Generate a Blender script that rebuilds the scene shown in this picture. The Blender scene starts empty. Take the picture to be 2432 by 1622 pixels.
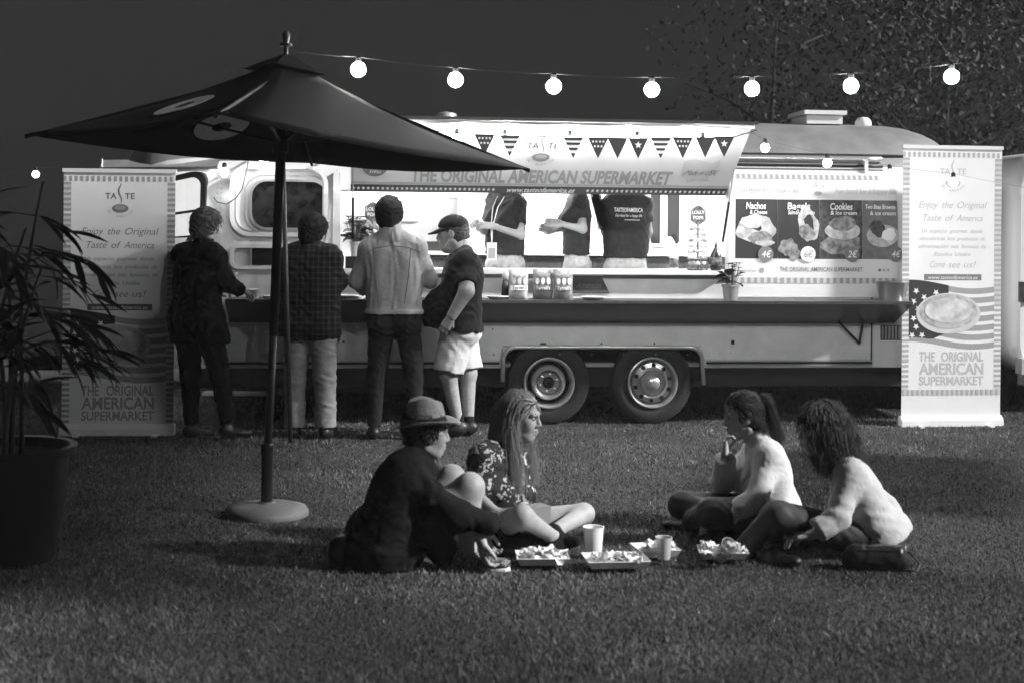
import bpy, bmesh, math, random
import numpy as np
from mathutils import Vector, Matrix

SC = bpy.context.scene
COL = SC.collection
rnd = random.Random(7)

# ------------------------------------------------------------------ camera
FPX = 50 / 36 * 2432          # focal length in pixels of the 2432 px wide photograph
ROLL = math.radians(0.5)
CAMZ = 1.6
cam_d = bpy.data.cameras.new('camera')
cam_d.lens = 50; cam_d.sensor_width = 36; cam_d.sensor_fit = 'HORIZONTAL'
cam_d.shift_y = -(811 - 548) / 2432
cam_d.clip_start = 0.1; cam_d.clip_end = 500
cam_d.dof.use_dof = True; cam_d.dof.focus_distance = 10.4; cam_d.dof.aperture_fstop = 2.6
cam = bpy.data.objects.new('camera', cam_d); COL.objects.link(cam)
cam.matrix_world = Matrix.Translation((0, 0, CAMZ)) @ Matrix.Rotation(math.radians(90), 4, 'X') @ Matrix.Rotation(ROLL, 4, 'Z')
SC.camera = cam

# ------------------------------------------------------------------ night sky, floodlight, exposure
world = bpy.data.worlds.new('World'); SC.world = world; world.use_nodes = True
bg = world.node_tree.nodes['Background']
bg.inputs[0].default_value = (1, 1, 1, 1); bg.inputs[1].default_value = 0.0088
sun_d = bpy.data.lights.new('floodlight', 'SUN'); sun_d.energy = 3.9; sun_d.angle = math.radians(4)
SUN_EL, SUN_AZ = math.radians(30), math.radians(13)      # from the right, a little on the camera's side
sun = bpy.data.objects.new('floodlight', sun_d); COL.objects.link(sun)
sdir = Vector((math.cos(SUN_AZ) * math.cos(SUN_EL), -math.sin(SUN_AZ) * math.cos(SUN_EL), math.sin(SUN_EL)))
sun.rotation_euler = sdir.to_track_quat('Z', 'Y').to_euler()
sun.location = sdir * 20
vs = SC.view_settings
vs.view_transform = 'Standard'; vs.look = 'None'; vs.gamma = 1; vs.exposure = 1.0; vs.use_curve_mapping = False
SC.cycles.use_denoising = True
SC.cycles.max_bounces = 6; SC.cycles.diffuse_bounces = 3; SC.cycles.glossy_bounces = 3; SC.cycles.transmission_bounces = 6
SC.cycles.transparent_max_bounces = 12; SC.cycles.sample_clamp_indirect = 4
SC.cycles.use_adaptive_sampling = True; SC.cycles.adaptive_threshold = .03; SC.cycles.volume_bounces = 0
SC.cycles.caustics_reflective = False; SC.cycles.caustics_refractive = False

# ------------------------------------------------------------------ photograph pixel -> place
RV = Vector((math.cos(ROLL), 0, math.sin(ROLL))); UV = Vector((-math.sin(ROLL), 0, math.cos(ROLL))); CV = Vector((0, 0, CAMZ))
def ray(x, y): return RV * ((x - 1216) / FPX) - UV * ((y - 548) / FPX) + Vector((0, 1, 0))
def P(x, y, Y): return CV + ray(x, y) * Y
def G(x, y, z=0.0):
    d = ray(x, y); return CV + d * ((z - CAMZ) / d.z)

# ------------------------------------------------------------------ materials (the photograph is black and white: greys only)
MATS = {}
def mat(name, v, rough=0.7, metal=0.0, noise=None, bump=None, emit=0.0, spec=0.4, sheen=0.0, alpha=1.0, trans=0.0, bump2=None, coat=0.0):
    """noise=(scale, amount): mottled grey;  bump=(scale, strength)"""
    if name in MATS: return MATS[name]
    m = bpy.data.materials.new(name); m.use_nodes = True
    nt = m.node_tree; b = nt.nodes['Principled BSDF']
    b.inputs['Base Color'].default_value = (v, v, v, 1)
    b.inputs['Roughness'].default_value = rough; b.inputs['Metallic'].default_value = metal
    b.inputs['Specular IOR Level'].default_value = spec
    if sheen: b.inputs['Sheen Weight'].default_value = sheen
    if coat: b.inputs['Coat Weight'].default_value = coat
    if trans: b.inputs['Transmission Weight'].default_value = trans
    if alpha < 1: b.inputs['Alpha'].default_value = alpha
    if emit:
        b.inputs['Emission Color'].default_value = (1, 1, 1, 1); b.inputs['Emission Strength'].default_value = emit
    tc = None
    def coords():
        nonlocal tc
        if tc is None: tc = nt.nodes.new('ShaderNodeTexCoord')
        return tc.outputs['Object']
    if noise:
        n = nt.nodes.new('ShaderNodeTexNoise'); n.inputs['Scale'].default_value = noise[0]; n.inputs['Detail'].default_value = 6
        nt.links.new(coords(), n.inputs['Vector'])
        r = nt.nodes.new('ShaderNodeMapRange'); r.inputs[1].default_value = 0.3; r.inputs[2].default_value = 0.7
        r.inputs[3].default_value = max(v * (1 - noise[1]), 0); r.inputs[4].default_value = min(v * (1 + noise[1]), 0.95)
        nt.links.new(n.outputs[0], r.inputs[0]); nt.links.new(r.outputs[0], b.inputs['Base Color'])
    last = None
    for bp in (bump, bump2):
        if not bp: continue
        n = nt.nodes.new('ShaderNodeTexNoise'); n.inputs['Scale'].default_value = bp[0]; n.inputs['Detail'].default_value = 4
        nt.links.new(coords(), n.inputs['Vector'])
        bn = nt.nodes.new('ShaderNodeBump'); bn.inputs['Strength'].default_value = bp[1]; bn.inputs['Distance'].default_value = 0.01
        nt.links.new(n.outputs[0], bn.inputs['Height'])
        if last: nt.links.new(last.outputs[0], bn.inputs['Normal'])
        nt.links.new(bn.outputs[0], b.inputs['Normal']); last = bn
    MATS[name] = m
    return m

# ------------------------------------------------------------------ mesh collecting
class MB:
    def __init__(s): s.v = []; s.f = []
    def add(s, vs, fs):
        o = len(s.v); s.v += [tuple(x) for x in vs]; s.f += [tuple(i + o for i in f) for f in fs]; return s
    def box(s, c, d, rot=None):
        c = Vector(c); h = [x / 2 for x in d]
        vs = [Vector((sx * h[0], sy * h[1], sz * h[2])) for sz in (-1, 1) for sy in (-1, 1) for sx in (-1, 1)]
        if rot is not None: vs = [rot @ x for x in vs]
        return s.add([x + c for x in vs], [(0, 2, 3, 1), (4, 5, 7, 6), (0, 1, 5, 4), (2, 6, 7, 3), (0, 4, 6, 2), (1, 3, 7, 5)])
    def bx(s, x0, x1, y0, y1, z0, z1): return s.box(((x0 + x1) / 2, (y0 + y1) / 2, (z0 + z1) / 2), (x1 - x0, y1 - y0, z1 - z0))
    def tube(s, pts, r, n=8, caps=True):
        pts = [Vector(p) for p in pts]; rs = r if isinstance(r, (list, tuple)) else [r] * len(pts)
        rings = []; up = None
        for i, p in enumerate(pts):
            t = (pts[min(i + 1, len(pts) - 1)] - pts[max(i - 1, 0)])
            t = t.normalized() if t.length > 1e-9 else Vector((0, 0, 1))
            if up is None: up = Vector((0, 0, 1)) if abs(t.z) < .9 else Vector((1, 0, 0))
            a = t.cross(up).normalized(); up = a.cross(t).normalized(); b = up
            rings.append([p + (a * math.cos(2 * math.pi * k / n) + b * math.sin(2 * math.pi * k / n)) * rs[i] for k in range(n)])
        o = [x for r_ in rings for x in r_]; f = []
        for i in range(len(pts) - 1):
            for k in range(n):
                f.append((i * n + k, i * n + (k + 1) % n, (i + 1) * n + (k + 1) % n, (i + 1) * n + k))
        if caps: f.append(tuple(range(n - 1, -1, -1))); f.append(tuple((len(pts) - 1) * n + k for k in range(n)))
        return s.add(o, f)
    def lathe(s, c, prof, n=20, axis=None, closed=False, caps=True):
        """prof: (radius, height) pairs about z (or about the given axis)"""
        c = Vector(c); q = Vector((0, 0, 1)).rotation_difference(Vector(axis)) if axis is not None else None
        vs = []
        for (r, h) in prof:
            for k in range(n):
                p = Vector((r * math.cos(2 * math.pi * k / n), r * math.sin(2 * math.pi * k / n), h))
                vs.append((q @ p if q else p) + c)
        f = []; m = len(prof)
        for i in range(m if closed else m - 1):
            j = (i + 1) % m
            for k in range(n): f.append((i * n + k, i * n + (k + 1) % n, j * n + (k + 1) % n, j * n + k))
        if not closed and caps:
            if prof[0][0] > 1e-6: f.append(tuple(range(n - 1, -1, -1)))
            if prof[-1][0] > 1e-6: f.append(tuple((m - 1) * n + k for k in range(n)))
        return s.add(vs, f)
    def sphere(s, c, r, n=12, m=8):
        r3 = r if isinstance(r, (list, tuple)) else (r, r, r); c = Vector(c)
        vs = [c + Vector((0, 0, r3[2]))]
        for i in range(1, m):
            t = math.pi * i / m
            for k in range(n):
                a = 2 * math.pi * k / n
                vs.append(c + Vector((r3[0] * math.sin(t) * math.cos(a), r3[1] * math.sin(t) * math.sin(a), r3[2] * math.cos(t))))
        vs.append(c - Vector((0, 0, r3[2]))); f = []
        for k in range(n): f.append((0, 1 + k, 1 + (k + 1) % n))
        for i in range(m - 2):
            for k in range(n): f.append((1 + i * n + k, 1 + (i + 1) * n + k, 1 + (i + 1) * n + (k + 1) % n, 1 + i * n + (k + 1) % n))
        e = len(vs) - 1
        for k in range(n): f.append((e, 1 + (m - 2) * n + (k + 1) % n, 1 + (m - 2) * n + k))
        return s.add(vs, f)
    def poly(s, pts): return s.add(pts, [tuple(range(len(pts)))])
    def prism(s, pts, d):
        """closed outline pts (3-D), pushed along d"""
        n = len(pts); d = Vector(d); a = [Vector(p) for p in pts]
        f = [tuple(range(n - 1, -1, -1)), tuple(range(n, 2 * n))] + [(i, (i + 1) % n, n + (i + 1) % n, n + i) for i in range(n)]
        return s.add(a + [p + d for p in a], f)
    def build(s, name, m, parent=None, smooth=False, auto=None):
        me = bpy.data.meshes.new(name); me.from_pydata(s.v, [], s.f)
        if smooth or auto: me.polygons.foreach_set('use_smooth', [True] * len(me.polygons))
        me.validate(); me.update()
        bm = bmesh.new(); bm.from_mesh(me); bmesh.ops.recalc_face_normals(bm, faces=bm.faces)
        if auto:
            lim = math.radians(auto)
            for e in bm.edges:
                if len(e.link_faces) == 2 and e.calc_face_angle(0) > lim: e.smooth = False
        bm.to_mesh(me); bm.free()
        if m is not None: me.materials.append(m)
        return link(name, me, parent)

def link(name, data, parent=None):
    o = bpy.data.objects.new(name, data); COL.objects.link(o)
    if parent is not None: o.parent = parent
    return o
def empty(name, loc=(0, 0, 0), rz=0.0, parent=None):
    o = link(name, None, parent); o.location = loc; o.rotation_euler = (0, 0, rz); o.empty_display_size = 0.1; return o
def tag(o, label, cat, group=None, kind=None):
    o['label'] = label
    if cat: o['category'] = cat
    if group: o['group'] = group
    if kind: o['kind'] = kind
    return o
def dup(o, parent=None):
    c = o.copy(); COL.objects.link(c); c.parent = parent
    for ch in list(o.children): dup(ch, c)
    return c
def rrect(w, h, r, n=5):
    """rounded rectangle outline (x, y), centred"""
    r = min(r, w / 2, h / 2); out = []
    for cx, cy, a0 in ((w / 2 - r, h / 2 - r, 0), (-w / 2 + r, h / 2 - r, 90), (-w / 2 + r, -h / 2 + r, 180), (w / 2 - r, -h / 2 + r, 270)):
        for k in range(n + 1):
            a = math.radians(a0 + 90 * k / n); out.append((cx + r * math.cos(a), cy + r * math.sin(a)))
    return out
def ring(mb, outer, inner, fr, d0, d1):
    """frame between two outlines of equal count; fr maps (x, y, depth) to 3-D"""
    n = len(outer); vs = [fr(x, y, d0) for x, y in outer] + [fr(x, y, d0) for x, y in inner] + [fr(x, y, d1) for x, y in outer] + [fr(x, y, d1) for x, y in inner]
    f = []
    for i in range(n):
        j = (i + 1) % n
        f += [(i, j, n + j, n + i), (2 * n + i, 3 * n + i, 3 * n + j, 2 * n + j), (i, 2 * n + i, 2 * n + j, j), (n + i, n + j, 3 * n + j, 3 * n + i)]
    return mb.add(vs, f)
def star2(cx, cy, r, rot=0.0):
    return [(cx + (r if k % 2 == 0 else r * .42) * math.sin(rot + math.pi * k / 5), cy + (r if k % 2 == 0 else r * .42) * math.cos(rot + math.pi * k / 5)) for k in range(10)]

_tcache = {}
def text_raw(s, off=0.0, spacing=1.0, res=3):
    key = (s, off, spacing, res)
    if key not in _tcache:
        cu = bpy.data.curves.new('t', 'FONT'); cu.body = s; cu.offset = off; cu.space_character = spacing; cu.resolution_u = res
        o = bpy.data.objects.new('t', cu); COL.objects.link(o)
        bpy.context.view_layer.update()
        me = bpy.data.meshes.new_from_object(o.evaluated_get(bpy.context.evaluated_depsgraph_get()))
        n = len(me.vertices); co = np.zeros(n * 3); me.vertices.foreach_get('co', co); co = co.reshape(-1, 3)
        fs = [tuple(p.vertices) for p in me.polygons]
        bpy.data.objects.remove(o); bpy.data.curves.remove(cu); bpy.data.meshes.remove(me)
        _tcache[key] = (co, fs)
    return _tcache[key]
def text(mb, s, fr, cx, cy, w=None, h=None, shear=0.0, off=0.0, spacing=1.0, align='c', d=0.0, contrast=None):
    """lay the string flat on a surface; fr maps (x, y, depth) to 3-D; fitted to width w and cap height h"""
    co, fs = text_raw(s, off, spacing)
    if not len(co): return mb
    x = co[:, 0].copy(); y = co[:, 1].copy()
    caph = 0.69
    sy = (h / caph) if h else None
    x0, x1 = x.min(), x.max()
    sx = (w / (x1 - x0)) if w else sy
    if sy is None: sy = sx
    x = (x - x0) * sx; W = (x1 - x0) * sx; y = y * sy
    x = x + shear * y
    if align == 'c': x = x - W / 2
    y = y - (h or caph * sy) / 2
    return mb.add([fr(cx + a, cy + b, d) for a, b in zip(x, y)], fs)
def frame_of(o, ex, ey, n):
    """plane frame: origin, right, up, outward normal"""
    o, ex, ey, n = Vector(o), Vector(ex), Vector(ey), Vector(n)
    return lambda x, y, d=0.0: o + ex * x + ey * y + n * d
# ------------------------------------------------------------------ lawn
def grass_mat():
    m = bpy.data.materials.new('turf'); m.use_nodes = True; nt = m.node_tree; b = nt.nodes['Principled BSDF']
    tc = nt.nodes.new('ShaderNodeTexCoord')
    n1 = nt.nodes.new('ShaderNodeTexNoise'); n1.inputs['Scale'].default_value = 1.1; n1.inputs['Detail'].default_value = 5
    n2 = nt.nodes.new('ShaderNodeTexNoise'); n2.inputs['Scale'].default_value = 38; n2.inputs['Detail'].default_value = 8
    mx = nt.nodes.new('ShaderNodeMath'); mx.operation = 'MULTIPLY'
    for n in (n1, n2): nt.links.new(tc.outputs['Object'], n.inputs['Vector'])
    r1 = nt.nodes.new('ShaderNodeMapRange'); r1.inputs[1].default_value = .3; r1.inputs[2].default_value = .7; r1.inputs[3].default_value = .65; r1.inputs[4].default_value = 1.25
    r2 = nt.nodes.new('ShaderNodeMapRange'); r2.inputs[1].default_value = .3; r2.inputs[2].default_value = .7; r2.inputs[3].default_value = .025; r2.inputs[4].default_value = .085
    nt.links.new(n1.outputs[0], r1.inputs[0]); nt.links.new(n2.outputs[0], r2.inputs[0])
    nt.links.new(r1.outputs[0], mx.inputs[0]); nt.links.new(r2.outputs[0], mx.inputs[1]); nt.links.new(mx.outputs[0], b.inputs['Base Color'])
    bp = nt.nodes.new('ShaderNodeBump'); bp.inputs['Strength'].default_value = .8; bp.inputs['Distance'].default_value = .03
    nt.links.new(n2.outputs[0], bp.inputs['Height']); nt.links.new(bp.outputs[0], b.inputs['Normal'])
    b.inputs['Roughness'].default_value = .9; b.inputs['Specular IOR Level'].default_value = .1
    return m
# level lawn; an added bank drops the far end so the background stays dark
mb = MB(); ys = [(-1.4, 0), (16.5, 0)] + [(16.5 + d, -.16 * d * d / (d + 3)) for d in (.5, 1, 2, 3, 4, 4.9)]
mb.add([(x, y, z) for (y, z) in ys for x in (-10.4, 12.4)], [(2 * i, 2 * i + 1, 2 * i + 3, 2 * i + 2) for i in range(len(ys) - 1)])
lawn = mb.build('lawn', grass_mat(), smooth=True); tag(lawn, 'short mown lawn under the picnic and the trailer', None, kind='structure')
def blade_mat():
    m = bpy.data.materials.new('blade'); m.use_nodes = True; nt = m.node_tree; b = nt.nodes['Principled BSDF']
    at = nt.nodes.new('ShaderNodeAttribute'); at.attribute_name = 'tone'
    nt.links.new(at.outputs['Fac'], b.inputs['Base Color'])
    b.inputs['Roughness'].default_value = .55; b.inputs['Specular IOR Level'].default_value = .35
    return m
def grass_blades():
    r = np.random.default_rng(3)
    xs = []; N = 300000
    # denser close to the camera, thinning with distance
    Y = 4.4 / (1 - r.random(N) * (1 - 4.4 / 15.0)); X = (r.random(N) * 2 - 1) * (Y * .38 + .2)
    tone = .5 + .5 * np.sin(X * 2.1 + np.sin(Y * 1.7) * 1.4) * np.sin(Y * 2.6 + X * .7)
    hgt = (.008 + .015 * r.random(N)) * (.7 + .6 * tone); a = r.random(N) * 2 * np.pi; wd = .0014 + .0014 * r.random(N)
    wd *= np.clip(Y / 6, .8, 2.2)
    lx = r.normal(0, .6, N) * hgt; ly = r.normal(0, .6, N) * hgt
    z = np.full(N, 0.0)
    v = np.empty((N, 3, 3), np.float32)
    v[:, 0] = np.stack([X - wd * np.cos(a), Y - wd * np.sin(a), z - .003], 1)
    v[:, 1] = np.stack([X + wd * np.cos(a), Y + wd * np.sin(a), z - .003], 1)
    v[:, 2] = np.stack([X + lx, Y + ly, z + hgt], 1)
    me = bpy.data.meshes.new('grass'); me.vertices.add(N * 3); me.vertices.foreach_set('co', v.ravel())
    me.loops.add(N * 3); me.loops.foreach_set('vertex_index', np.arange(N * 3, dtype=np.int32))
    me.polygons.add(N); me.polygons.foreach_set('loop_start', np.arange(0, N * 3, 3, dtype=np.int32)); me.polygons.foreach_set('loop_total', np.full(N, 3, np.int32))
    me.update()
    t = (.038 + .16 * r.random(N) ** 2.5) * (.55 + .8 * tone)
    patch = .5 + .5 * np.sin(X * 5.3 + 2.2 * np.sin(Y * 3.1 + X)) * np.sin(Y * 6.1 + 1.7 * np.sin(X * 4.3)); t *= .7 + .65 * patch; t[r.random(N) < .005] = .4
    at = me.attributes.new('tone', 'FLOAT', 'POINT'); at.data.foreach_set('value', np.repeat(t, 3).astype(np.float32))
    me.materials.append(blade_mat())
    o = link('grass', me); tag(o, 'short blades of grass covering the lawn', 'grass', kind='stuff')
grass_blades()
# ------------------------------------------------------------------ food trailer (rounded riveted aluminium caravan)
YAW = math.radians(6)
TO = Vector((0.73, 11.8, 0)); TU = Vector((math.cos(YAW), math.sin(YAW), 0)); TV = Vector((-math.sin(YAW), math.cos(YAW), 0))
def T(x, y, d=0.0):
    """pixel -> trailer coordinates on the plane d metres behind its side wall"""
    D = ray(x, y); t = (TO.dot(TV) + d - CV.dot(TV)) / D.dot(TV); p = CV + D * t - TO
    return Vector((p.dot(TU), d, p.z))
def TW(p): return TO + TU * p[0] + TV * p[1] + Vector((0, 0, p[2]))      # trailer -> world
def hit(x, y, o, ex, ey):
    """pixel -> (x, y) on a plane given in trailer coordinates"""
    o = Vector(o); ex = Vector(ex).normalized(); ey = Vector(ey).normalized(); n = ex.cross(ey)
    O = TW(o); N = TU * n.x + TV * n.y + Vector((0, 0, n.z)); D = ray(x, y)
    p = CV + D * ((O - CV).dot(N) / D.dot(N)) - O
    q = Vector((p.dot(TU), p.dot(TV), p.z)); return q.dot(ex), q.dot(ey)

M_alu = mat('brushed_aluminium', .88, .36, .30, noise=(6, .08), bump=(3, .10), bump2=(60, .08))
M_roof = mat('darkened_aluminium', .34, .5, .5, noise=(5, .15), bump=(4, .1))  # roof greyed: reflection of the dark sky put into the colour
M_trim = mat('bright_trim', .75, .3, .8)
M_dark = mat('black_paint', .012, .45)
M_rubber = mat('rubber', .02, .75, noise=(30, .3))
M_white = mat('white_vinyl', .74, .5)
M_wpaint = mat('white_paint', .72, .55, noise=(4, .04))
M_int = mat('interior_white', .82, .6)
M_under = mat('underbody', .015, .8)
M_print_d = mat('print_black', .03, .6)
M_print_m = mat('print_grey', .34, .6)
M_print_md = mat('print_mid_dark', .2, .6)
M_print_l = mat('print_pale', .45, .6)
M_print_vl = mat('print_faint', .62, .6)
M_print_w = mat('print_white', .85, .6)
M_glass_d = mat('dark_glass', .012, .08, spec=.6)
M_glass = mat('clear_glass', .9, .02, alpha=.12)
M_steel = mat('stainless', .6, .28, .9, bump=(90, .05))

TR = empty('food_trailer', TO, YAW)
tag(TR, 'long silver riveted food trailer with lit serving hatch and twin wheels', 'food trailer')

U0, U1, LF, LR, ZC, HW = -3.15, 2.5, .95, 1.15, 1.2, 1.22
def v0(z):
    if z <= 1.5: return 0.0
    t = min((z - 1.5) / 1.1, 1.0); return HW - HW * (1 - t ** 2.6) ** (1 / 2.6)
def kcap(u):
    t = 0.0
    if u > U1: t = (u - U1) / LR
    if u < U0: t = (U0 - u) / LF
    t = min(t, .992); return (1 - t ** 3) ** (1 / 3)
def kplan(u):
    if u <= U1: return kcap(u)
    t = min((u - U1) / LR, .992); return (1 - t ** 2.2) ** (1 / 2.2)
def shell(u, z0, far=False):
    k = kcap(u); v = HW - (HW - v0(z0)) * kplan(u)
    z = ZC + (z0 - ZC) * k if z0 > ZC else ZC - (ZC - z0) * (.8 + .2 * k)
    return Vector((u, 2 * HW - v if far else v, z))
def shell_v(u, z):
    k = kcap(u); z0 = ZC + (z - ZC) / k if z > ZC else z
    return HW - (HW - v0(min(z0, 2.6))) * kplan(u)
OP = (-2.14, 1.09, 1.28, 1.92)           # serving opening
FW = (-3.86, -3.22, 1.52, 2.06)          # front window opening
AR = (-.80, .87, .63)                    # wheel arch
zs = [.47, .63, .85, 1.05, 1.28, 1.52, 1.75, 1.92, 2.06, 2.17, 2.27, 2.36, 2.44, 2.505, 2.55, 2.58, 2.595, 2.6]
us = [U0 - LF * t for t in (.992, .97, .93, .87, .8, (U0 - FW[0]) / LF, .65, .55, .42, .3, .18, (U0 - FW[1]) / LF)] + [U0, -2.7, OP[0], -1.5, -1.1, AR[0], -.2, .4, AR[1], OP[1], 1.6, 2.1, U1] + [U1 + LR * t for t in (.12, .25, .38, .5, .6, .7, .78, .85, .9, .94, .97, .992)]
us = sorted(set(round(u, 4) for u in us))
def shell_mesh():
    body, roof = MB(), MB()
    nz = len(zs)
    for far in (False, True):
        vv = [shell(u, z, far) for u in us for z in zs]
        fb, fr_ = [], []
        for i in range(len(us) - 1):
            for j in range(nz - 1):
                um, zm = (us[i] + us[i + 1]) / 2, (zs[j] + zs[j + 1]) / 2
                if not far:
                    if OP[0] < um < OP[1] and OP[2] < zm < OP[3]: continue
                    if FW[0] < um < FW[1] and FW[2] < zm < FW[3]: continue
                if AR[0] < um < AR[1] and zm < AR[2]: continue
                q = (i * nz + j, (i + 1) * nz + j, (i + 1) * nz + j + 1, i * nz + j + 1)
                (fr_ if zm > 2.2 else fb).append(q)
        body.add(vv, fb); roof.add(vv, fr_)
    for b in (body, roof):                      # drop unused vertices
        used = sorted(set(i for f in b.f for i in f)); m = {o: n for n, o in enumerate(used)}
        b.v = [b.v[i] for i in used]; b.f = [tuple(m[i] for i in f) for f in b.f]
    e0, e1 = us[0], us[-1]
    for e in (e0, e1):
        a = [shell(e, z) for z in zs]; b_ = [shell(e, z, True) for z in reversed(zs)]; body.poly(a + b_[1:])
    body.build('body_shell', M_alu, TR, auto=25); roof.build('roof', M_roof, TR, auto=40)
shell_mesh()
mb = MB(); mb.bx(-3.3, 3.2, .12, 2.3, .30, .465); mb.build('underbody', M_under, TR)
mb = MB(); mb.bx(AR[0], AR[1], .34, .36, .30, AR[2]); mb.bx(AR[0], AR[1], .0, .36, AR[2] + .002, AR[2] + .02); mb.bx(AR[0] - .012, AR[0], .0, .36, .36, AR[2]); mb.bx(AR[1], AR[1] + .012, .0, .36, .36, AR[2]); mb.build('wheel_well', M_under, TR)
# arch trim
def arch_trim():
    pts = []; r = .11; a0, a1, zt = AR[0], AR[1], AR[2] + .012
    pts.append((a0 - .005, -.02, .36))
    for k in range(9):
        a = math.radians(180 - 90 * k / 8); pts.append((a0 + r + r * math.cos(a), -.02, zt - r + r * math.sin(a)))
    for k in range(9):
        a = math.radians(90 - 90 * k / 8); pts.append((a1 - r + r * math.cos(a), -.02, zt - r + r * math.sin(a)))
    pts.append((a1 + .012, -.02, .33))
    MB().tube(pts, .019, 8).build('wheel_arch_trim', M_trim, TR, smooth=True)
    for s, x in ((1, a0), (-1, a1)):
        q = [(x, -.003, zt)] + [(x + s * (r - r * math.sin(math.radians(90 * k / 8))), -.003, zt - r + r * math.cos(math.radians(90 * k / 8))) for k in range(9)]
        MB().prism(q, (0, .006, 0)).build('arch_corner', M_alu, TR)
arch_trim()
for (a, b) in ((-3.1, AR[0] - .03), (AR[1] + .04, 2.335)):
    MB().bx(a, b, -.016, 0, .520, .535).build('belt_strip', M_trim, TR)
    MB().bx(a, b, -.010, 0, .4995, .5195).build('belt_insert', M_dark, TR)
    MB().bx(a, b, -.016, 0, .484, .499).build('belt_strip', M_trim, TR)
# rivets: small heads along the seams
rv = MB()
def rivet(u, z):
    v = shell_v(u, z) - .001
    rv.add([(u - .005, v, z - .005), (u + .005, v, z - .005), (u + .005, v, z + .005), (u - .005, v, z + .005), (u, v - .005, z)], [(0, 1, 4), (1, 2, 4), (2, 3, 4), (3, 0, 4)])
for k in range(26):
    for z in (1.50, .80): rivet(-3.1 + k * .035, z)
for z in np.arange(.6, 2.1, .04):
    for u in (-3.13, -3.10, -2.17, 1.12, 2.34): rivet(u, float(z))
for k in range(16): rivet(-2 + k * .27, .80); rivet(-1.95 + k * .27, .58)
o = rv.build('rivets', M_trim, TR); o['kind'] = 'stuff'
# panel seams on the lower side
for u in (-2.19, 2.335):
    MB().bx(u - .006, u + .006, -.005, 0, .50, 1.2).build('panel_seam', M_dark, TR)
# rear locker with grille
MB().bx(2.35, 2.565, -.012, 0, .475, .86).build('locker_door', M_wpaint, TR)
a, b = T(2090, 773), T(2137, 807)
g = MB().bx(a.x, b.x, -.018, -.0125, b.z, a.z).build('locker_grille', M_dark, TR)
for k in range(6):
    x = a.x + (b.x - a.x) * (k + .5) / 6; MB().bx(x - .008, x + .008, -.03, -.0185, b.z + .005, a.z - .005).build('grille_slat', M_steel, g)
for (px, py, w, h) in ((1290, 816, .05, .012), (1428, 816, .012, .012), (1554, 816, .012, .012), (1740, 813, .024, .034), (816, 811, .02, .014), (1170, 782, .01, .01), (1172, 842, .01, .01)):
    c = T(px, py); MB().bx(c.x - w / 2, c.x + w / 2, -.012, 0, c.z - h / 2, c.z + h / 2).build('body_fitting', M_dark, TR)

# wheels
def wheel(cu, cz, kind):
    w = MB().lathe((cu, .10, cz), [(.20, -.075), (.235, -.10), (.30, -.105), (.335, -.085), (.345, -.05), (.345, .05), (.335, .085), (.2, .09)], 40, axis=(0, 1, 0), caps=False).build('wheel', M_rubber, TR, auto=35)
    MB().lathe((cu, .12, cz), [(.21, 0), (0, .001)], 24, axis=(0, 1, 0)).build('brake_drum', M_dark, w)
    MB().lathe((cu, .10, cz), [(.212, -.09), (.213, -.112), (.203, -.118), (.193, -.108), (.186, -.06), (.172, -.045)], 40, axis=(0, 1, 0), caps=False).build('rim', M_trim, w, auto=50)
    if kind == 'disc':
        MB().lathe((cu, .10, cz), [(.176, -.05), (.165, -.085), (.13, -.095), (.105, -.075), (.095, -.095), (.06, -.10), (.052, -.10)], 40, axis=(0, 1, 0), caps=False).build('wheel_disc', M_steel, w, auto=50)
        for k in range(10):
            a = 2 * math.pi * (k + .4) / 10; MB().lathe((cu + .147 * math.cos(a), .0, cz + .147 * math.sin(a)), [(.0, .004), (.0185, .004), (.0185, .02), (0, .02)], 10, axis=(0, 1, 0)).build('rim_hole', M_dark, w)
        MB().lathe((cu, -.01, cz), [(.058, .012), (.056, -.03), (.04, -.045), (.02, -.05), (.0, -.052)], 24, axis=(0, 1, 0)).build('hub_cap', M_trim, w, auto=40)
    else:
        MB().lathe((cu, .10, cz), [(.176, -.05), (.16, -.03), (.145, -.04)], 40, axis=(0, 1, 0), caps=False).build('wheel_trough', M_dark, w, auto=50); MB().lathe((cu, .10, cz), [(.146, -.05), (.135, -.10), (.118, -.115), (.106, -.105), (.098, -.05)], 40, axis=(0, 1, 0), caps=False).build('wheel_disc', M_trim, w, auto=50)
        MB().lathe((cu, .05, cz), [(.10, 0), (.095, -.012), (.05, -.012), (.048, 0)], 32, axis=(0, 1, 0)).build('hub_plate', M_roof, w, auto=50)
        MB().lathe((cu, .045, cz), [(.046, 0), (.04, -.012), (.0, -.014)], 24, axis=(0, 1, 0)).build('hub_bore', M_dark, w)
        for k in range(6):
            a = 2 * math.pi * (k + .3) / 6; MB().lathe((cu + .072 * math.cos(a), .04, cz + .072 * math.sin(a)), [(.011, 0), (.011, -.02), (0, -.024)], 8, axis=(0, 1, 0)).build('wheel_nut', M_trim, w)
wheel(-.415, .345, 'hub'); wheel(.455, .345, 'disc')

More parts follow.
